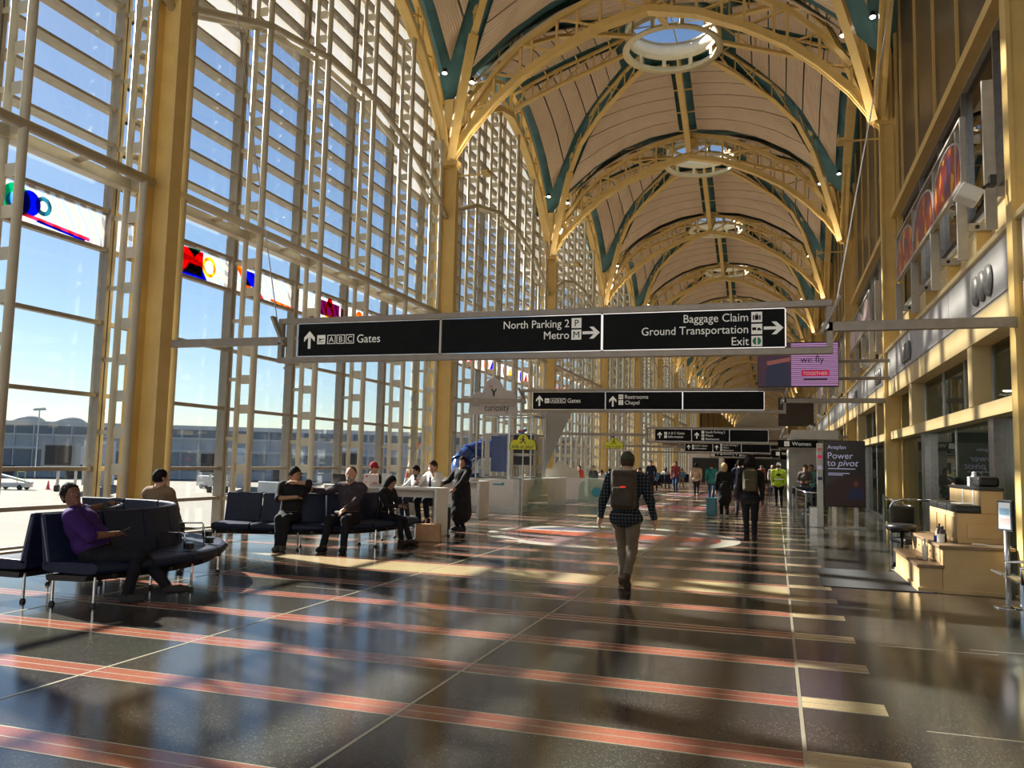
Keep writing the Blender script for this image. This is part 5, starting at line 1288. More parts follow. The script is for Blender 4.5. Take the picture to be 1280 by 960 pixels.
# laptop screen, papers, cup, shopping bags
e = empty('laptop', (-9.35, 16.75, 1.02), label='dark laptop open on the table by the red cap man', cat='laptop')
MB().bx(-.17, .17, -.12, .12, 0, .018).build('base', BLACK, e, bevel=.004); MB().bar((0, -.12, .01), (0, -.19, .24), .34, .012, up=(0, -1, .3)).build('screen', BLACK, e)
def bag(x, y, z, w_, d_, h_, m, lab, nm='shopping_bag', handles=True):
    e = empty(nm, (x, y, z), .25, label=lab, cat='bag'); b = MB()
    b.add([(-w_/2, -d_/2, 0), (w_/2, -d_/2, 0), (w_/2, d_/2, 0), (-w_/2, d_/2, 0), (-w_/2, -d_*.35, h_), (w_/2*.95, -d_*.3, h_*.97), (w_/2, d_*.35, h_), (-w_/2*.96, d_*.3, h_*.98), (-w_/2*.98, 0, h_*.5), (w_/2*.98, 0, h_*.5)], [(3, 2, 1, 0), (0, 1, 5, 4), (1, 2, 9), (2, 6, 9), (6, 5, 9), (5, 1, 9), (2, 3, 7, 6), (3, 0, 8), (0, 4, 8), (4, 7, 8), (7, 3, 8), (4, 5, 6, 7)]); b.build('paper_body', m, e, bevel=.003)
    if handles:
        for s in (-1, 1): MB().pipe([(-.07, s*d_*.3, h_-.01), (-.06, s*d_*.3, h_+.09), (0, s*d_*.3, h_+.12), (.06, s*d_*.3, h_+.09), (.07, s*d_*.3, h_-.01)], .005, 5).build('handle', m, e)
KRAFT = noisy('kraft_paper', (.42, .25, .13), (.48, .29, .16), 10, .8, bump=.1)
bag(-6.68, 15.5, 0, .50, .20, .34, KRAFT, 'large brown paper bag on the floor beside the hooded woman')
RWP = noisy('red_white_print', (.70, .62, .58), (.55, .05, .04), 9, .5, lo=.55, hi=.6)
bag(-8.55, 16.55, 1.02, .30, .22, .26, RWP, 'red and white printed plastic bag on the near table', handles=False)
bag(-8.25, 16.72, 1.02, .20, .16, .28, WHITE, 'white plastic bag right of the red printed bag', handles=False)
o = MB().bx(-8.45, -8.15, 16.37, 16.5, 1.02, 1.07).build('cardboard_box', mat('pale_card', (.45, .43, .40), .7), bevel=.004); tag(o, 'flat pale box on the front edge of the near table', 'box')
o = MB().lathe([(0, 0), (.12, 0), (.14, .03), (.13, .09), (0, .10)], n=14).build('takeaway_tray', WHITE, loc=(-8.1, 21.9, 1.05), smooth=True); tag(o, 'white takeaway bowl on the farther white table', 'bowl')
e = empty('suitcase', (-7.25, 17.55, 0), .2, label='black wheeled suitcase standing beside the person in the long black coat', cat='suitcase')
MB().bx(-.19, .19, -.12, .12, .05, .56).build('shell', BLACK, e, bevel=.03); MB().bx(-.1, .1, -.13, -.12, .3, .42).build('luggage_tag', WHITE, e)
for x in (-.15, .15): MB().tube((x, -.02, .025), (x, .02, .025), .025, 8).build('wheel', BLACK, e); MB().tube((x*.6, .1, .56), (x*.6, .1, .98), .007, 6).build('handle_bar', CHROME, e)
e = empty('duffel_bag', (-9.15, 13.1, .46), .2, label='black bag on the long bench, left of the man in black', cat='bag')
MB().bx(-.24, .24, -.13, .13, .0, .26).build('bag_body', BLACK, e, bevel=.08); MB().pipe([(-.12, -.12, .2), (-.08, -.14, .34), (.08, -.14, .34), (.12, -.12, .2)], .012, 6).build('handle', REFL, e)

# ================================================================ PLAY AREA
DW = noisy('white_play_wall', (.80, .79, .74), (.84, .83, .78), 2, .35)
def cloud_poly(cx_, z0, w_, h_, n=40):
    """upper outline of three overlapping lobes on a flat base"""
    P = [(cx_-w_/2, z0)]
    for i in range(n+1):
        u = -.5+i/n; z = .12
        for (c, r, top) in ((-.30, .20, .62), (.0, .23, 1.0), (.30, .20, .66)):
            if abs(u-c) < r: z = max(z, top-.55*top+.55*top*math.sqrt(1-((u-c)/r)**2))
        P.append((cx_+u*w_, z0+z*h_))
    return P+[(cx_+w_/2, z0)]
e = empty('play_area_wall', (0, 0, 0), label='low white wall around the nearer play area, with steel plinth', cat='wall', group='low white play area walls')
MB().bx(-10.5, -7.68, 24.85, 25.0, .20, 1.05).build('front_panel', DW, e, bevel=.006); MB().bx(-10.5, -7.68, 24.87, 24.98, 0, .20).build('plinth', STEEL, e)
MB().bx(-7.84, -7.66, 24.8, 25.1, .2, 1.06).build('corner_post', STEEL, e, bevel=.006); MB().bx(-7.84, -7.66, 24.8, 25.1, .0, .2).build('plinth', STEEL, e)
for a, b in ((25.1, 27.0), (27.02, 29.0), (29.02, 31.0)): MB().bx(-7.82, -7.68, a, b, .20, 1.05).build('side_panel', DW, e, bevel=.006)
MB().bx(-7.80, -7.70, 25.1, 31, 0, .20).build('plinth', STEEL, e)
GT = glass('green_tinted_glass', (.86, .93, .89), ior=1.5)
o = MB().prism(cloud_poly(26.8, .05, 2.4, 1.25), 'x', -7.62, -7.59).build('glass_cloud', GT, e)
for i, (x, c) in enumerate(((-9.55, 'grey'), (-9.2, 'green'), (-8.55, 'cyan'))):
    MB().bx(x, x+.28, 24.842, 24.85, .86, .91).build('printed_logo', mat('logo_'+c, {'grey': (.35, .38, .4), 'green': (.1, .3, .15), 'cyan': (.05, .35, .45)}[c], .5), e)
MB().tube((-8.22, 24.835, .90), (-8.22, 24.85, .90), .05, 14).build('printed_logo', MATS['logo_cyan'], e)
e = empty('play_area_wall', (0, 0, 0), label='second low white wall farther down, with cloud shaped glass ends', cat='wall', group='low white play area walls')
MB().bx(-10.2, -6.3, 33.0, 33.15, .12, 1.0).bx(-6.45, -6.3, 33.15, 40, .12, 1.0).build('front_panel', DW, e, bevel=.006); MB().bx(-10.2, -6.3, 33.02, 33.13, 0, .12).build('plinth', STEEL, e)
MB().prism(cloud_poly(-7.1, .05, 1.1, 1.35), 'y', 32.9, 32.93).build('glass_cloud', GT, e)
MB().prism(cloud_poly(-8.5, .8, 1.6, .9), 'y', 33.3, 33.34).build('cloud_panel', mat('cream_cloud', (.62, .60, .48), .5), e)
MB().tube((-6.9, 32.895, .45), (-6.9, 32.9, .45), .2, 16).build('round_decal', MATS['logo_cyan'], e)
# slide
BLUE = noisy('glossy_blue_plastic', (.018, .05, .20), (.022, .06, .24), 5, .15); BLUE.node_tree.nodes['Principled BSDF'].inputs['Coat Weight'].default_value = .5
e = empty('tube_slide', (0, 0, 0), label='curling glossy blue tube slide beside the play tower', cat='slide')
SP = crom([(-9.62, 28.0, 2.05), (-10.05, 27.95, 2.02), (-10.42, 27.65, 1.85), (-10.55, 27.2, 1.5), (-10.4, 26.85, 1.12), (-9.95, 26.7, .85), (-9.4, 26.65, .62)], 6)
for i in range(0, len(SP)-1, 6): MB().pipe(SP[i:i+7], .33, 24).build('tube_section', BLUE, e, smooth=True)
for i in (0, 6, 12, 18, 24, 30):
    d = (SP[min(i+1, len(SP)-1)]-SP[i]).normalized(); MB().tube(SP[i]-d*.025, SP[i]+d*.025, .39, 28).build('joint_flange', BLUE, e, smooth=False)
for p in (SP[8], SP[22]): MB().tube((p.x, p.y, 0), (p.x, p.y, p.z-.3), .035, 8).build('support_post', STEEL, e)
# tower
e = empty('play_tower', (0, 0, 0), label='climbing tower of steel posts with a blue panel behind the play wall', cat='play tower')
tx0, tx1, ty0, ty1 = -9.70, -7.95, 27.0, 28.6
for x in (tx0, -8.75, tx1):
    for y in (ty0, ty1): MB().tube((x, y, 0), (x, y, 3.2), .035, 10).build('post', STEEL, e)
for z in (1.05, 2.55, 3.2):
    b = MB()
    for y in (ty0, ty1): b.tube((tx0, y, z), (tx1, y, z), .028, 8)
    for x in (tx0, tx1): b.tube((x, ty0, z), (x, ty1, z), .028, 8)
    b.build('rail', STEEL, e)
MB().bx(tx0, tx1, ty0, ty1, 1.0, 1.05).build('platform', STEEL, e); MB().bx(-9.38, -8.82, ty0-.02, ty0+.02, 1.25, 2.48).build('blue_panel', BLUE, e)
MB().bx(-9.62, -9.44, ty0-.02, ty0+.02, 1.15, 2.5).build('grey_panel', PB, e)
nb = MB()
for i in range(19): nb.bx(-8.72+i*.04, -8.714+i*.04, ty0-.003, ty0+.003, 1.08, 2.5)
for i in range(30): nb.bx(-8.72, -7.98, ty0-.003, ty0+.003, 1.1+i*.047, 1.106+i*.047)
for i in range(34): nb.bx(tx1-.003, tx1+.003, ty0+i*.047, ty0+.006+i*.047, 1.08, 2.5)
o = nb.build('safety_net', BLACK, e); o['kind'] = 'stuff'
for z in (1.5, 1.9, 2.3): MB().bx(-8.7, -8.0, ty0+.4, ty0+.46, z, z+.3).build('black_slat', BLACK, e)
e = empty('fabric_sail', (0, 0, 0), label='grey white fabric wedge pointing down beside the play tower', cat='sail')
MB().prism([(-8.15, 3.45), (-6.95, 3.5), (-7.75, 1.75), (-7.95, 1.3), (-8.0, 2.2)], 'y', 28.8, 28.84).build('sailcloth', PB, e); MB().tube((-7.95, 28.82, 0), (-7.95, 28.82, 3.5), .03, 8).build('pole', STEEL, e)
# cloud sign
PINKW = noisy('pale_cloud_board', (.50, .45, .45), (.54, .49, .49), 3, .5)
e = empty('cloud_sign', (-9.12, 26.3, 3.18), label='large pale cloud shaped board above the play tower, curiosity lettering', cat='sign')
MB().prism(cloud_poly(0, 0, 1.75, 1.25), 'y', 0, .06).build('cloud_board', PINKW, e, bevel=.01)
text('curiosity', .34, (-.30, -.012, .12), BLACK, e, align='LEFT', sx=.75); RDT = mat('logo_pink', (.6, .15, .18), .5)
text('the', .12, (-.15, -.012, .92), RDT, e); MB().prism([(.0, .62), (.05, .62), (.06, .74), (.14, .86), (.10, .88), (.03, .79), (-.04, .88), (-.08, .86), (-.01, .74)], 'y', -.012, 0).build('logo_mark', BLACK, e)
for z in (.52, .40, .28): MB().bx(-.74, -.46, -.012, 0, z, z+.05).build('printed_line', MATS['logo_grey'], e)
for z in (.42, .28): MB().bx(.52, .80, -.012, 0, z, z+.05).build('printed_line', MATS['logo_grey'], e)
for x in (-.6, .6): MB().tube((x, .12, -3.18), (x, .12, .5), .03, 8).build('pole', STEEL, e)
# two yellow cloud signs on poles
YEL = noisy('yellow_cloud_board', (.62, .64, .03), (.68, .70, .04), 4, .5)
def kids_sign(x, y, z, s, lab):
    e = empty('yellow_cloud_sign', (x, y, z), label=lab, cat='sign', group='yellow kids at play signs')
    bk = MB().prism(cloud_poly(0, 0, .86*s, .50*s), 'y', .012, .03).build('black_border', BLACK, e); MB().prism([(a*.95, c*.94+.012*s) for a, c in cloud_poly(0, 0, .86*s, .50*s)], 'y', 0, .012).build('cloud_board', YEL, e)
    text('kids at play!', .148*s, (0, -.006, .05*s), BLACK, e, align='CENTER')
    b = MB(); P = Vector((0, -.008, .32*s))
    for a, c, r in (((0, .03), (.01, -.04), .022), ((.01, -.04), (.07, -.08), .014), ((.07, -.08), (.08, -.14), .012), ((0, -.04), (-.05, -.10), .014), ((-.05, -.10), (-.11, -.11), .012), ((0, .02), (.06, -.01), .010), ((0, .02), (-.06, .01), .010), ((-.06, .01), (-.08, -.03), .009)):
        b.bar(P+Vector((a[0]*s, 0, a[1]*s)), P+Vector((c[0]*s, 0, c[1]*s)), .006, r*2*s, up=(0, 1, 0)) if False else b.tube(P+Vector((a[0]*s, 0, a[1]*s)), P+Vector((c[0]*s, 0, c[1]*s)), r*s, 6)
    b.tube(P+Vector((.012*s, -.004, .075*s)), P+Vector((.012*s, .004, .075*s)), .026*s, 12); b.build('running_figure', BLACK, e)
    MB().tube((0, .05, -z), (0, .05, .5*s), .02, 8).build('pole', STEEL, e)
    MB().prism([(-.16*s, .56*s), (-.02*s, .60*s), (.10*s, .66*s), (.12*s, .58*s), (.02*s, .50*s), (-.14*s, .50*s)], 'y', 0, .03).build('toy_aeroplane', mat('toy_blue', (.05, .08, .35), .4), e)
    MB().bx(-.16*s, .0, -.004, .0, .55*s, .60*s).build('toy_wing', mat('toy_red', (.5, .05, .04), .4), e)
kids_sign(-7.45, 24.4, 1.98, 1.02, 'yellow cloud sign in front of the play tower, kids at play')
kids_sign(-7.75, 41, 2.35, 1.15, 'smaller yellow cloud sign farther down the hall, kids at play')

# ================================================================ OUTSIDE
APR = noisy('pale_concrete_apron', (.165, .145, .118), (.195, .170, .140), .08, .9, coords='World')
G = -4.6
o = MB().bx(-420, -13.0, -160, 420, G-.3, G).build('apron', APR); tag(o, 'sunlit pale concrete airport apron outside the windows', kind='structure')
o = MB().bx(-13.0, -11.9, -20, yend, -6, -.02).build('outer_plinth', PB); tag(o, 'outer building plinth under the window wall', kind='structure')
o = MB().bx(-13.0, -11.85, -20, yend, -.02, .03).build('outer_ledge', APR); tag(o, 'pale outer ledge along the foot of the window wall', kind='structure')
PIER1 = noisy('blue_grey_cladding', (.34, .38, .42), (.40, .44, .48), .3, .5, coords='World'); PIERG = mat('pier_glass', (.12, .16, .21), .25); PIERW = mat('pier_white_band', (.50, .53, .56), .5)
e = empty('terminal_pier', (-124, 171, 0), math.atan2(204.3-139.3, 177.3-69.6), label='long blue grey glazed terminal pier across the apron', cat='building')
L0, L1 = -95, 90
MB().bx(L0, L1, 0, 30, G, 7.2).build('wall', PIER1, e); MB().bx(L0, L1, -.3, 30, 7.2, 8.2).build('parapet', PIERW, e); MB().bx(L0, L1, -.5, 0, 1.8, 2.4).build('band', PIERW, e); MB().bx(L0, L1, -.4, 0, 4.9, 5.3).build('band', PIERW, e)
wm = MB().bx(0, 3.2, -.12, 0, 0, 1.9).mesh('window_pane', PIERG); wm2 = MB().bx(0, 3.2, -.12, 0, 0, 4.2).mesh('window_pane', PIERG); fin = MB().bx(-.1, .1, -.45, 0, G, 7.2).mesh('facade_fin', PIERW)
for i in range(46):
    x = L0+2+i*4.0; link('window_pane', wm, e, (x, -.05, 5.35)); link('facade_fin', fin, e, (x-.4, 0, 0))
    if i % 4 != 1: link('window_pane', wm2, e, (x, -.05, -2.6))
for x in (-80, -56, -38, 8, 50): MB().bx(x, x+7, -.5, 0, G, G+2.6).build('service_door', mat('dark_door', (.03, .035, .04), .5), e)
for i, (x, y) in enumerate(((-208, 172), (-200, 178.5), (-192, 185))):
    o = MB().lathe([(5.2, 8.3), (5.0, 9.2), (4.4, 10.3), (3, 11.2), (1.2, 11.7), (0, 11.8)], n=16).build('roof_dome', noisy('pale_roof_metal', (.5, .48, .42), (.55, .53, .47), .5, .5), smooth=True, loc=(x, y, -.3)); tag(o, '%s pale shallow dome rising behind the far pier' % ['left', 'middle', 'right'][i], 'roof dome', 'shallow domes on the far terminal')
o = MB().bx(-215, -183, 176, 190, G, 8.2).build('domed_building', PIER1, rz=0); tag(o, 'grey building under the shallow domes beyond the pier', 'building')
def jet_bridge(x, y, ang, L, z, lab, m=PIERW):
    e = empty('jet_bridge', (x, y, 0), ang, label=lab, cat='jet bridge', group='jet bridges on the apron')
    MB().bx(-L, 0, -1.5, 1.5, z, z+2.8).build('tunnel', m, e); MB().bx(0, 4, -2.2, 2.2, z-.3, z+3.2).build('cab', noisy('bridge_cab_grey', (.30, .32, .33), (.36, .38, .39), .5, .6), e); MB().bx(4, 4.2, -1.7, 1.7, z, z+2.8).build('cab_opening', mat('cab_dark', (.03, .03, .035), .6), e)
    for s in (-1, 1): MB().tube((-3, s*1.2, G), (-3, s*1.2, z), .2, 8).build('lift_column', STEEL, e); MB().tube((-3, s*1.6, G+.5), (-3, s*.9, G+.5), .5, 12).build('wheel', BLACK, e)
    MB().bx(-L-3, -L, -2.5, 2.5, G, z+4).build('rotunda', m, e)
jet_bridge(-101, 97, -.95, 30, -.5, 'pale jet bridge at the far left of the view, seen through the first window')
jet_bridge(-84, 110, -1.05, 28, -1.2, 'jet bridge with white canopy seen just right of the nearest column')
jet_bridge(-72, 130, -1.05, 26, -.6, 'jet bridge in the middle of the window view beyond the long bench')
jet_bridge(-58, 150, -1.05, 24, -.4, 'farthest jet bridge, right of the window view')
def van(x, y, a, m, lab, nm='service_van'):
    e = empty(nm, (x, y, G), a, label=lab, cat='vehicle'); MB().prism([(-2.6, .5), (2.5, .5), (2.6, 1.2), (1.7, 1.4), (1.1, 2.2), (-2.5, 2.3)], 'y', -1, 1).build('van_body', m, e, bevel=.08)
    MB().prism([(1.15, 1.45), (1.65, 1.42), (1.12, 2.05), (.4, 2.08), (.4, 1.45)], 'y', -1.02, 1.02).build('windows', PIERG, e)
    for wx in (-1.6, 1.6):
        for s in (-1, 1): MB().tube((wx, s*1.02, .42), (wx, s*.8, .42), .42, 14).build('wheel', BLACK, e)
van(-71, 107, .6, WHITE, 'white van parked on the apron behind the black shirt man'); van(-66, 125, 1.2, noisy('grey_car_paint', (.20, .22, .24), (.24, .26, .28), 2, .3), 'grey vehicle on the apron left of the red cap man'); van(-96, 125, .2, WHITE, 'white baggage van below the second jet bridge')
e = empty('belt_loader', (-112.5, 98.7, G), .3, label='white belt loader with inclined ramp on the apron, far left', cat='vehicle')
MB().bx(-2.4, 2.6, -1, 1, .4, 1.1).build('chassis', WHITE, e, bevel=.05); MB().bar((-2.6, 0, 2.4), (3, 0, 1.1), 1.0, .25).build('conveyor', PIERW, e)
for x in (-1.6, 1.7):
    for s in (-1, 1): MB().tube((x, s*1.05, .4), (x, s*.8, .4), .4, 12).build('wheel', BLACK, e)
MB().pipe([(1.2, -.9, 1.1), (1.2, -.9, 2.8), (2.4, -.9, 2.8), (2.4, -.9, 1.1)], .05, 6).build('guard_rail', YEL, e)
CON = mat('cone_red', (.65, .06, .03), .5)
for i, (x, y) in enumerate(((-109.4, 102.4), (-108.6, 103.2))):
    o = MB().lathe([(0, 0), (.45, 0), (.45, .06), (.30, .06), (.06, 1.4), (0, 1.4)], n=14).build('traffic_cone', CON, loc=(x, y, G)); tag(o, '%s red traffic cone of the two on the apron, far left' % ['left', 'right'][i], 'cone', 'traffic cones on the apron')
def mast(x, y, ztop, lab):
    e = empty('light_mast', (x, y, G), label=lab, cat='light mast', group='tall apron light masts'); MB().tube((0, 0, 0), (0, 0, ztop-G), .28, 10, .14).build('mast', STEEL, e)
    MB().bar((-2.5, 1, ztop-G), (2.5, -1, ztop-G), .2, .2).build('crossarm', STEEL, e)
    for i in (-2.2, -1.1, 0, 1.1, 2.2): MB().box((i, -i*.4, ztop-G-.3), (.7, .6, .4)).build('lamp_head', PIERW, e)
mast(-95, 147, 20, 'tall light mast left of the middle of the window view'); mast(-66, 190, 22, 'tall light mast right of the window view, more distant')
mast(-159, 145, 11, 'short mast with floodlights near the domes, far left')
e = empty('striped_tower', (-62, 133, G), .5, label='red and white banded lattice boom rising right of the pilot', cat='tower')
for i in range(7): MB().bar((0+.25*i, 0, 1.3*i), (.25*(i+1), 0, 1.3*(i+1)), 1.2, 1.2).build('band', CON if i % 2 == 0 else WHITE, e)
# exterior blue tarpaulin seen beyond the slide
e = empty('blue_aircraft_tail', (-31, 74, G), .6, label='bright blue tail fin beyond the glass behind the slide', cat='aircraft tail')
MB().prism([(-3, 0), (3.0, 0), (4.2, 7.6), (2.4, 7.6), (-1, 3.2)], 'y', -.25, .25).build('fin', mat('tail_blue', (.02, .12, .48), .3), e)
# a white conveyor frame close to the glass on the left
e = empty('rail_frame', (-20.4, 16.9, G), .2, label='white tubular frame just outside the glass, far left', cat='frame')
b = MB()
for x in (0, 1.2, 2.4): b.tube((x, 0, 0), (x, 0, 3.0), .05, 8)
b.tube((0, 0, 3.0), (2.4, 0, 3.0), .05, 8).tube((0, 0, 2.4), (2.4, 0, 2.4), .05, 8); b.build('tubes', WHITE, e)

# ================================================================ PEOPLE PLACED
BK = (.012, .012, .014); R_ = math.radians
# walking man with the backpack
pe, inf = person('man in cap, plaid shirt and khaki trousers walking away with a brown backpack', (-1.93, 11.15, 0), 0, 'walk', 1.80, shirt=PLAID, pants=noisy('khaki_cotton', (.125, .098, .062), (.155, .122, .08), 7, .85, bump=.3), shoes=(.05, .03, .02), skin='light', hair='cap', hairc=cloth('olive_cap', (.045, .048, .03)), fine=True,
    lean=(.01, .03), hands=((-.37, .04, .80), (.36, .10, .86)), elbow=((-.6, -.8, 0), (.6, -.8, 0)), feet=((-.07, .18, .085), (.06, -.26, .17)), nod=.12, bulk=1.12, sleeves='long')
backpack(pe, inf, noisy('brown_canvas', (.035, .024, .016), (.055, .038, .024), 14, .8, bump=.3), .33, .52, .19)
c_ = inf['Ch']-inf['fw']*.37
MB().tube(c_+Vector((-.11, 0, -.02)), c_+Vector((-.11, .02, -.02)), .026, 12).build('round_badge', WHITE, pe); MB().box(c_+Vector((.01, .01, .01)), (.07, .03, .025)).build('red_clip', mat('red_led', (.7, .03, .01), .5, emit=(1, .05, .02), es=.6), pe)
# purple shirt man
PURP = cloth('purple_polo', (.036, .012, .11), .2)
pe, inf = person('seated man in a purple polo shirt and black trousers, arm along the bench back', (-7.32, 7.34, 0), R_(-58), 'sit', 1.80, shirt=PURP, pants=(.008, .008, .010), skin='brown', hair='short', hairc='black', fine=True, sleeves='short', bulk=1.3, build=1.3,
    lean=(0, -.50), hips=(0, .16, .49), hands=((-.66, .10, .99), (.10, .34, .72)), elbow=((-.3, -.5, -.1), (.7, -.5, -.3)), feet=((-.04, .88, .14), (.16, .52, .09)), knees=((0, .4, 1), (0, .3, 1)), turn=-.85, nod=.15, cell=.0085)
MB().box(inf['Ch']+inf['fw']*.16+Vector((0, 0, -.02)), (.065, .006, .085), 0, Matrix.Rotation(-.3, 3, 'Z')).build('name_badge', WHITE, pe)
j = inf['J']['h1']*inf['sc']; MB().box(j+Vector((0, .09, .035)), (.075, .15, .010), 0, Matrix.Rotation(.5, 3, 'X')).build('phone', BLACK, pe)
j = inf['J']['h0']*inf['sc']; MB().tube(j+Vector((.05, 0, 0)), j+Vector((.08, 0, 0)), .036, 14).build('watch', BLACK, pe)
# tan jacket seen from behind
person('man in a tan jacket with black hair, seen from behind beyond the near bench', (-8.86, 10.28, 0), R_(8), 'sit', 1.76, shirt=(.20, .13, .08), pants=(.03, .03, .04), skin='light', hair='short', fine=False, cell=.012, lean=(0, .03), turn=-.5, hips=(0, 0, .56))
# long bench: black shirt man resting his head on his hand
pe, inf = person('man in black resting his head on his arm', (-8.32, 13.0, 0), R_(180+18), 'sit', 1.90, shirt=(.010, .010, .011), pants=(.009, .009, .010), shoes=(.06, .06, .06), skin='tan', hair='short', sleeves='short', fine=True, lean=(-.10, -.02), hips=(0, .0, .515), hands=((-.10, .20, 1.08), (-.12, .22, .84)), elbow=((-.6, .5, .2), (.7, .2, -.3)), feet=((-.05, .50, .09), (.02, .52, .085)), turn=.8, nod=.35, bulk=1.1, cell=.010)
# grey hoodie man
pe, inf = person('balding man in a grey hooded sweatshirt on the long bench', (-7.35, 13.42, 0), R_(180+8), 'sit', 1.92, shirt=(.040, .034, .037), pants=(.012, .013, .012), shoes=(.02, .018, .018), skin='light', hair='bald', hairc='brown', fine=True, lean=(0, -.06), hips=(0, 0, .515), hands=((-.06, .36, .66), (.66, .02, .94)), elbow=((-.8, -.3, -.2), (.3, -.5, -.2)), feet=((-.12, .50, .085), (.20, .55, .085)), nod=.1, bulk=1.1, cell=.010)
Q = Body(); hc = inf['Hc']/inf['sc']; Q.ell(hc+inf['fw']*.055-Vector((0, 0, .085)), (.055, .050, .045), 1, None, .01); Q.ell(hc+inf['fw']*.09-Vector((0, 0, .045)), (.035, .02, .012), 1, None, .01)
v, f, _ = Q.mesh(.009); link('beard', np_mesh('beard', v*inf['sc'], f, HAIR['grey']), pe)
MB().tube(inf['Ch']+inf['fw']*.15+Vector((-.03, 0, .05)), inf['Ch']+inf['fw']*.15+Vector((-.03, 0, -.02)), .004, 5).tube(inf['Ch']+inf['fw']*.15+Vector((.05, 0, .05)), inf['Ch']+inf['fw']*.15+Vector((.05, 0, .01)), .004, 5).build('drawstring', WHITE, pe)
MB().box(Vector((.06, .40, .68)), (.07, .11, .02)).build('held_paper', WHITE, pe)
# hooded woman at the bend of the bench
pe, inf = person('woman in black with a headscarf looking at her phone', (-7.28, 14.75, 0), R_(-100), 'sit', 1.66, shirt=(.010, .009, .010), pants=(.010, .009, .010), shoes=(.03, .02, .02), skin='tan', hair='hood', hairc=cloth('black_scarf', (.010, .009, .010)), fine=True, lean=(0, .06), hips=(0, 0, .55), hands=((-.05, .40, .76), (.08, .38, .76)), feet=((-.02, .62, .09), (.12, .50, .085)), nod=.45, cell=.010)
MB().box(inf['J']['h0']*inf['sc']+Vector((.07, .09, .03)), (.08, .15, .01)).build('phone', BLACK, pe)
# behind the bench
pe, inf = person('man in a black shirt and red cap standing by the table with the laptop', (-9.05, 17.55, 0), R_(-110), 'sit', 1.78, shirt=(.012, .012, .013), pants=(.02, .02, .03), skin='tan', hair='cap', hairc=cloth('red_cap', (.22, .012, .02)), sleeves='short', cell=.013, hips=(0, 0, .68), feet=((-.12, .35, .25), (.12, .35, .25)), hands=((-.1, .42, .98), (.12, .45, .98)), nod=.2)
person('man in a white shirt with black hair behind the near table, left of the pilot', (-8.35, 18.6, 0), R_(150), 'sit', 1.70, shirt=(.55, .56, .58), pants=(.03, .03, .05), skin='tan', hair='short', sleeves='short', cell=.013, hips=(0, 0, .70), feet=((-.12, .35, .28), (.12, .35, .28)), hands=((-.1, .40, .98), (.12, .42, .98)), nod=.3)
pe, inf = person('pilot in white uniform shirt and dark tie, chin on hand', (-7.42, 17.45, 0), R_(165), 'sit', 1.80, shirt=(.66, .66, .66), pants=(.012, .014, .02), skin='light', hair='short', hairc='brown', sleeves='short', fine=True, cell=.011, hips=(0, 0, .74), feet=((-.12, .35, .28), (.12, .35, .28)), hands=((-.06, .20, 1.32), (.20, .34, 1.14)), elbow=((-.5, .6, -.6), (.6, .2, -.5)), nod=.3)
MB().prism([(-.03, 0), (.03, 0), (.02, .22), (-.02, .22)], 'y', 0, .01).build('necktie', NAVY, pe, loc=inf['Ch']+inf['fw']*.135+Vector((0, 0, -.12)))
for s in (-1, 1): MB().box(inf['Sh']+Vector((s*.16, 0, .045)), (.10, .06, .012)).build('epaulette', NAVY, pe)
MB().box(inf['J']['h1']*inf['sc']+Vector((0, .06, .05)), (.07, .012, .14)).build('phone', BLACK, pe)
pe, inf = person('person in a long black coat standing at the farther white table', (-6.98, 18.05, 0), R_(150), 'stand', 1.70, shirt=(.012, .012, .014), pants=(.010, .010, .012), skin='tan', hair='long', bulk=1.2, cell=.012, lean=(0, -.02), hands=((-.20, .36, 1.0), (.3, .35, 1.1)), turn=.6, skirt=.42)
# bar stools under the seated table people
def stool(x, y, lab):
    e = empty('bar_stool', (x, y, 0), label=lab, cat='stool', group='black bar stools at the white tables'); MB().lathe([(0, .0), (.20, .0), (.19, .05), (0, .06)], n=18).build('seat', BLACK, e, loc=(0, 0, .58)); MB().tube((0, 0, .02), (0, 0, .58), .03, 8).lathe([(0, 0), (.2, 0), (.18, .02), (0, .03)], n=18).build('pedestal', CHROME, e)
    MB().lathe([(.15, .25), (.17, .25), (.17, .27), (.15, .27), (.15, .25)], n=16).build('foot_ring', CHROME, e)
stool(-9.05, 17.55, 'black bar stool under the red cap man'); stool(-8.35, 18.6, 'black bar stool under the white shirt man'); stool(-7.42, 17.45, 'black bar stool under the pilot')
# receptionist at the shoeshine stand
pe, inf = person('woman with dark hair tied back sitting behind the shoeshine stand', (2.90, 15.35, 0), R_(120), 'sit', 1.66, shirt=(.03, .02, .02), pants=(.02, .02, .02), skin='light', hair='bun', hairc='black', cell=.011, fine=True, hips=(0, 0, .78), feet=((-.1, .4, .35), (.1, .4, .35)), hands=((-.04, .30, 1.12), (.04, .28, 1.16)), elbow=((-.6, 0, -.5), (.6, 0, -.5)), nod=.15)
tag(MB().lathe([(0, 0), (.2, 0), (.18, .02), (.03, .04), (.03, .56), (.19, .58), (.19, .64), (0, .65)], n=18).build('high_stool', BLACK, loc=(2.90, 15.35, 0)), 'high black stool under the woman behind the shoeshine stand', 'stool')
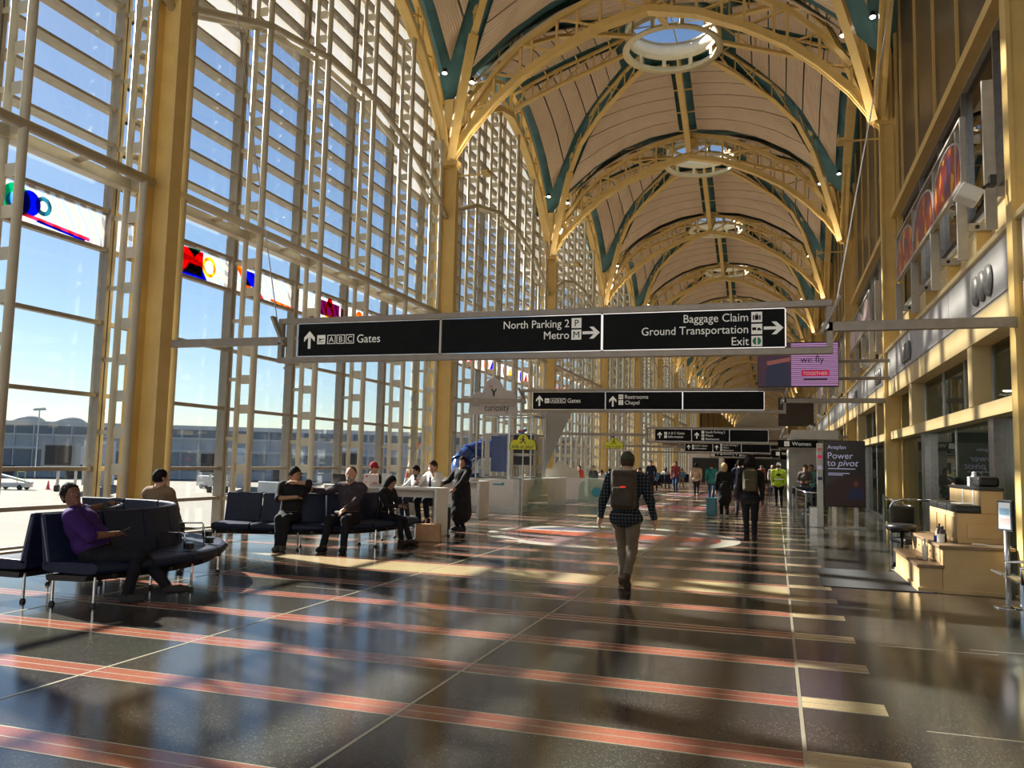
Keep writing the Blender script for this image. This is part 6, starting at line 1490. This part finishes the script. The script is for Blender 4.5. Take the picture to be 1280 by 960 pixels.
# walkers down the hall
pe, inf = person('tall person in black with afro hair and an olive backpack walking away', (-.55, 19.1, 0), R_(2), 'walk', 1.84, shirt=(.010, .010, .012), pants=(.010, .010, .011), shoes=(.02, .02, .02), skin='dark', hair='afro', cell=.011, fine=True, lean=(0, .02), feet=((-.07, .12, .085), (.08, -.12, .10)), bulk=1.08)
backpack(pe, inf, noisy('olive_nylon', (.055, .045, .022), (.085, .07, .03), 9, .7), .31, .46, .17)
pe, inf = person('blond person in a black coat walking beside a blue suitcase', (-1.55, 26.8, 0), R_(5), 'walk', 1.72, shirt=(.012, .012, .014), pants=(.012, .012, .014), shoes=(.4, .4, .38), skin='light', hair='bob', hairc='blond', cell=.016, feet=((-.08, .14, .085), (.08, -.14, .09)), skirt=.62)
e = empty('blue_suitcase', (-1.95, 27.0, 0), label='teal blue suitcase rolled along by the blond walker', cat='suitcase'); MB().bx(-.16, .16, -.11, .11, .05, .62).build('shell', mat('teal_shell', (.02, .18, .25), .3), e, bevel=.03); MB().tube((0, -.1, .62), (.05, -.1, 1.0), .012, 6).build('handle_bar', CHROME, e)
person('person in navy walking just ahead of the blond walker', (-1.15, 28.6, 0), R_(-4), 'walk', 1.86, shirt=(.015, .018, .04), pants=(.02, .02, .025), skin='tan', hair='short', cell=.018, feet=((-.08, -.16, .10), (.08, .16, .085)))
pe, inf = person('person in a beige jacket walking away left of the blond walker', (-4.05, 45, 0), R_(0), 'walk', 1.74, shirt=(.42, .31, .22), pants=(.012, .012, .02), shoes=(.35, .25, .2), skin='tan', hair='bun', cell=.020, feet=((-.08, .14, .085), (.08, -.14, .09)), bulk=1.15)
pe, inf = person('person in a teal jacket carrying a bag, between the beige and blond walkers', (-2.9, 40, 0), R_(5), 'walk', 1.76, shirt=(.02, .16, .16), pants=(.03, .06, .14), shoes=(.5, .35, .3), skin='light', hair='short', hairc='brown', cell=.020, feet=((-.08, .14, .085), (.08, -.14, .09)))
pe, inf = person('worker in a high visibility yellow jacket and white cap walking away', (.10, 36.5, 0), R_(0), 'walk', 1.80, shirt=HIVIS, pants=(.008, .008, .012), shoes=(.02, .02, .02), skin='light', hair='cap', hairc=WHITE, cell=.016, bulk=1.15, feet=((-.10, .10, .085), (.10, -.10, .09)))
MB().bx(-.19, .19, -.165, -.15, 1.10, 1.15).build('reflective_band', REFL, pe); MB().bx(-.08, .08, -.175, -.165, 1.26, 1.34).build('back_lettering', NAVY, pe)
pe, inf = person('woman in a grey top and blue jeans carrying a black bag by the railing', (1.05, 33.2, 0), R_(172), 'walk', 1.74, shirt=(.10, .085, .085), pants=(.02, .045, .12), shoes=(.5, .48, .42), skin='light', hair='long', hairc='brown', cell=.015, hands=((-.12, .26, 1.08), (.14, .26, 1.08)), feet=((-.08, .12, .085), (.08, -.12, .09)))
e = empty('handbag', (.80, 32.95, .62), label='black holdall carried by the woman in blue jeans', cat='bag'); MB().bx(-.24, .24, -.10, .10, 0, .30).build('bag_body', BLACK, e, bevel=.06); MB().pipe([(-.12, 0, .27), (-.1, 0, .44), (.1, 0, .44), (.12, 0, .27)], .012, 6).build('handle', BLACK, e)
person('person in a teal hooded top behind the woman with the holdall', (1.35, 35.2, 0), R_(170), 'stand', 1.74, shirt=(.10, .30, .30), pants=(.03, .03, .05), skin='tan', hair='short', cell=.020)
person('person in red cap and brown trousers farthest right in the queue', (1.72, 35.6, 0), R_(160), 'stand', 1.82, shirt=(.03, .03, .035), pants=(.16, .11, .07), shoes=(.5, .4, .35), skin='light', hair='cap', hairc=MATS['red_cap'], cell=.020)
# standing and walking people farther down, each their own
rc = random.Random(11)
more = [(-5.7, 50, 'walk', (.25, .05, .05), (.03, .06, .15), 'person in a red top and blue jeans standing left of the beige walker'), (-6.6, 46, 'stand', (.015, .017, .03), (.02, .02, .03), 'person in black with hands on hips standing among the far seats'),
        (-.2, 52, 'walk', (.55, .50, .48), (.05, .08, .15), 'person in a white top far ahead, left of the yellow jacket'), (-.9, 56, 'walk', (.30, .10, .10), (.03, .03, .04), 'person in dark red far ahead of the blond walker'), (-1.7, 60, 'walk', (.03, .03, .05), (.02, .02, .03), 'person in dark navy far ahead in the middle of the hall'),
        (-.3, 64, 'walk', (.35, .25, .25), (.04, .04, .06), 'person in dusty pink far ahead near the portal'), (.2, 70, 'walk', (.2, .2, .22), (.02, .02, .02), 'person in grey far ahead beside the portal'), (-2.4, 66, 'stand', (.06, .03, .03), (.02, .02, .03), 'person in dark brown far ahead, left of centre'), (-3.2, 72, 'walk', (.02, .10, .12), (.02, .02, .03), 'person in dark teal very far down the hall'), (-1.2, 78, 'walk', (.4, .38, .36), (.03, .03, .04), 'person in pale grey very far down the hall')]
hc_ = ['brown', 'black', 'blond', 'grey']
for i, (x, y, ps, s, p, lab) in enumerate(more):
    person(lab, (x, y, 0), R_(rc.choice([0, 5, -6, 175, 185])), ps, rc.uniform(1.62, 1.84), shirt=s, pants=p, skin=rc.choice(['light', 'tan', 'brown']), hair=rc.choice(['short', 'bob', 'short']), hairc=hc_[i % 4], cell=.026, feet=((-.08, .14, .085), (.08, -.14, .09)) if ps == 'walk' else None, group='people far down the hall')
# far seating rows with their sitters
def row(x0, x1, y, face, lab):
    e = empty('row_seating', ((x0+x1)/2, y, 0), R_(face), label=lab, cat='bench', group='rows of navy seats down the hall'); L = abs(x1-x0); n = max(1, int(L/.62))
    for i in range(n):
        a = -L/2+i*L/n+.02; b = a+L/n-.04; MB().bx(a, b, -.05, .50, .36, .45).build('seat_pad', NAVY, e, bevel=.02); MB().prism([(-.05, .42), (.03, .42), (-.07, .92), (-.14, .92)], 'x', a, b).build('backrest', NAVY, e, bevel=.01)
    MB().bx(-L/2, L/2, .14, .20, .29, .35).build('beam', BLACK, e)
    for x in (-L/2+.2, L/2-.2): MB().tube((x, -.05, .0), (x, -.05, .32), .02, 8).tube((x, .42, .0), (x, .42, .32), .02, 8).build('leg_pair', CHROME, e)
cols = [((.5, .5, .5), 'white'), ((.02, .03, .10), 'navy'), ((.30, .20, .12), 'tan'), ((.25, .03, .03), 'red'), ((.10, .25, .40), 'light blue'), ((.02, .02, .02), 'black'), ((.35, .33, .30), 'beige'), ((.05, .12, .08), 'dark green')]
rows = [(-9.4, -6.6, 44.5, 180, 3), (-9.8, -7.2, 47.5, 0, 3), (-9.6, -6.8, 52, 180, 3), (-9.8, -6.6, 57, 0, 3), (-9.6, -6.2, 63, 180, 3)]
nm_row = ['nearest far row', 'second far row', 'third far row', 'fourth far row', 'fifth far row']
for i, (x0, x1, y, fc, n) in enumerate(rows):
    row(x0, x1, y, fc, 'navy seat row, the %s along the left windows' % nm_row[i])
    for j in range(n):
        c, cn = cols[(i*3+j*2+i) % 8]; x = x0+(x1-x0)*(j+.5)/n+rc.uniform(-.12, .12)
        person('person in %s seated in the %s, %s from the left' % (cn, nm_row[i], ['first', 'second', 'third'][j]), (x, y+(.22 if fc == 0 else -.22), 0), R_(fc+rc.uniform(-10, 10)), 'sit', rc.uniform(1.62, 1.82), shirt=c, pants=rc.choice([(.02, .02, .03), (.03, .05, .12), (.25, .18, .12)]), skin=rc.choice(['light', 'tan', 'brown']), hair=rc.choice(['short', 'bob', 'long', 'cap']) , hairc=rc.choice(['brown', 'black']), cell=.024, nod=rc.uniform(0, .4), group='people seated down the hall')
for i, (x, y, c, cn) in enumerate(((-9.54, 37.2, (.03, .03, .12), 'navy'), (-8.8, 38, (.45, .06, .05), 'red'), (-8.2, 38.4, (.04, .03, .04), 'black'))):
    person('person in %s sitting behind the second low white wall' % cn, (x, y, 0), R_(170), 'stand', 1.48, shirt=c, skin='light', hair=['short', 'bob', 'short'][i], hairc='brown', cell=.020)
# far end of the hall: kiosks and a dark gallery
e = empty('gallery_balcony', (0, 0, 0), label='dark curved upper gallery crossing far down the hall', cat='balcony', kind='structure')
MB().bx(.2, 3.3, 70, 72, 5.0, 7.2).build('parapet', DKGL, e)
e = empty('low_far_ceiling', (0, 0, 0), label='dark lowered ceiling far down the hall', kind='structure')
MB().bx(-11.3, 3.3, 84, yend-1, 3.6, 4.2).build('soffit_slab', DKW, e)
for i in range(3):
    o = MB().lathe([(0, 0), (.75, 0), (.75, .04), (0, .04)], n=4).build('kiosk_sign', PB) if False else None
e = empty('white_kiosk', (-6.3, 80, 0), label='pale kiosk with a dark doorway at the left far down the hall', cat='kiosk')
MB().bx(-1.6, 1.6, -.5, 2, 0, 3.1).build('cabin', DW, e, bevel=.02); MB().bx(-1.2, 1.2, -.53, -.5, .0, 2.3).build('doorway', BLACK, e); MB().bx(-1.7, 1.7, -.7, 2, 3.1, 3.5).build('roof_band', WHITE, e)
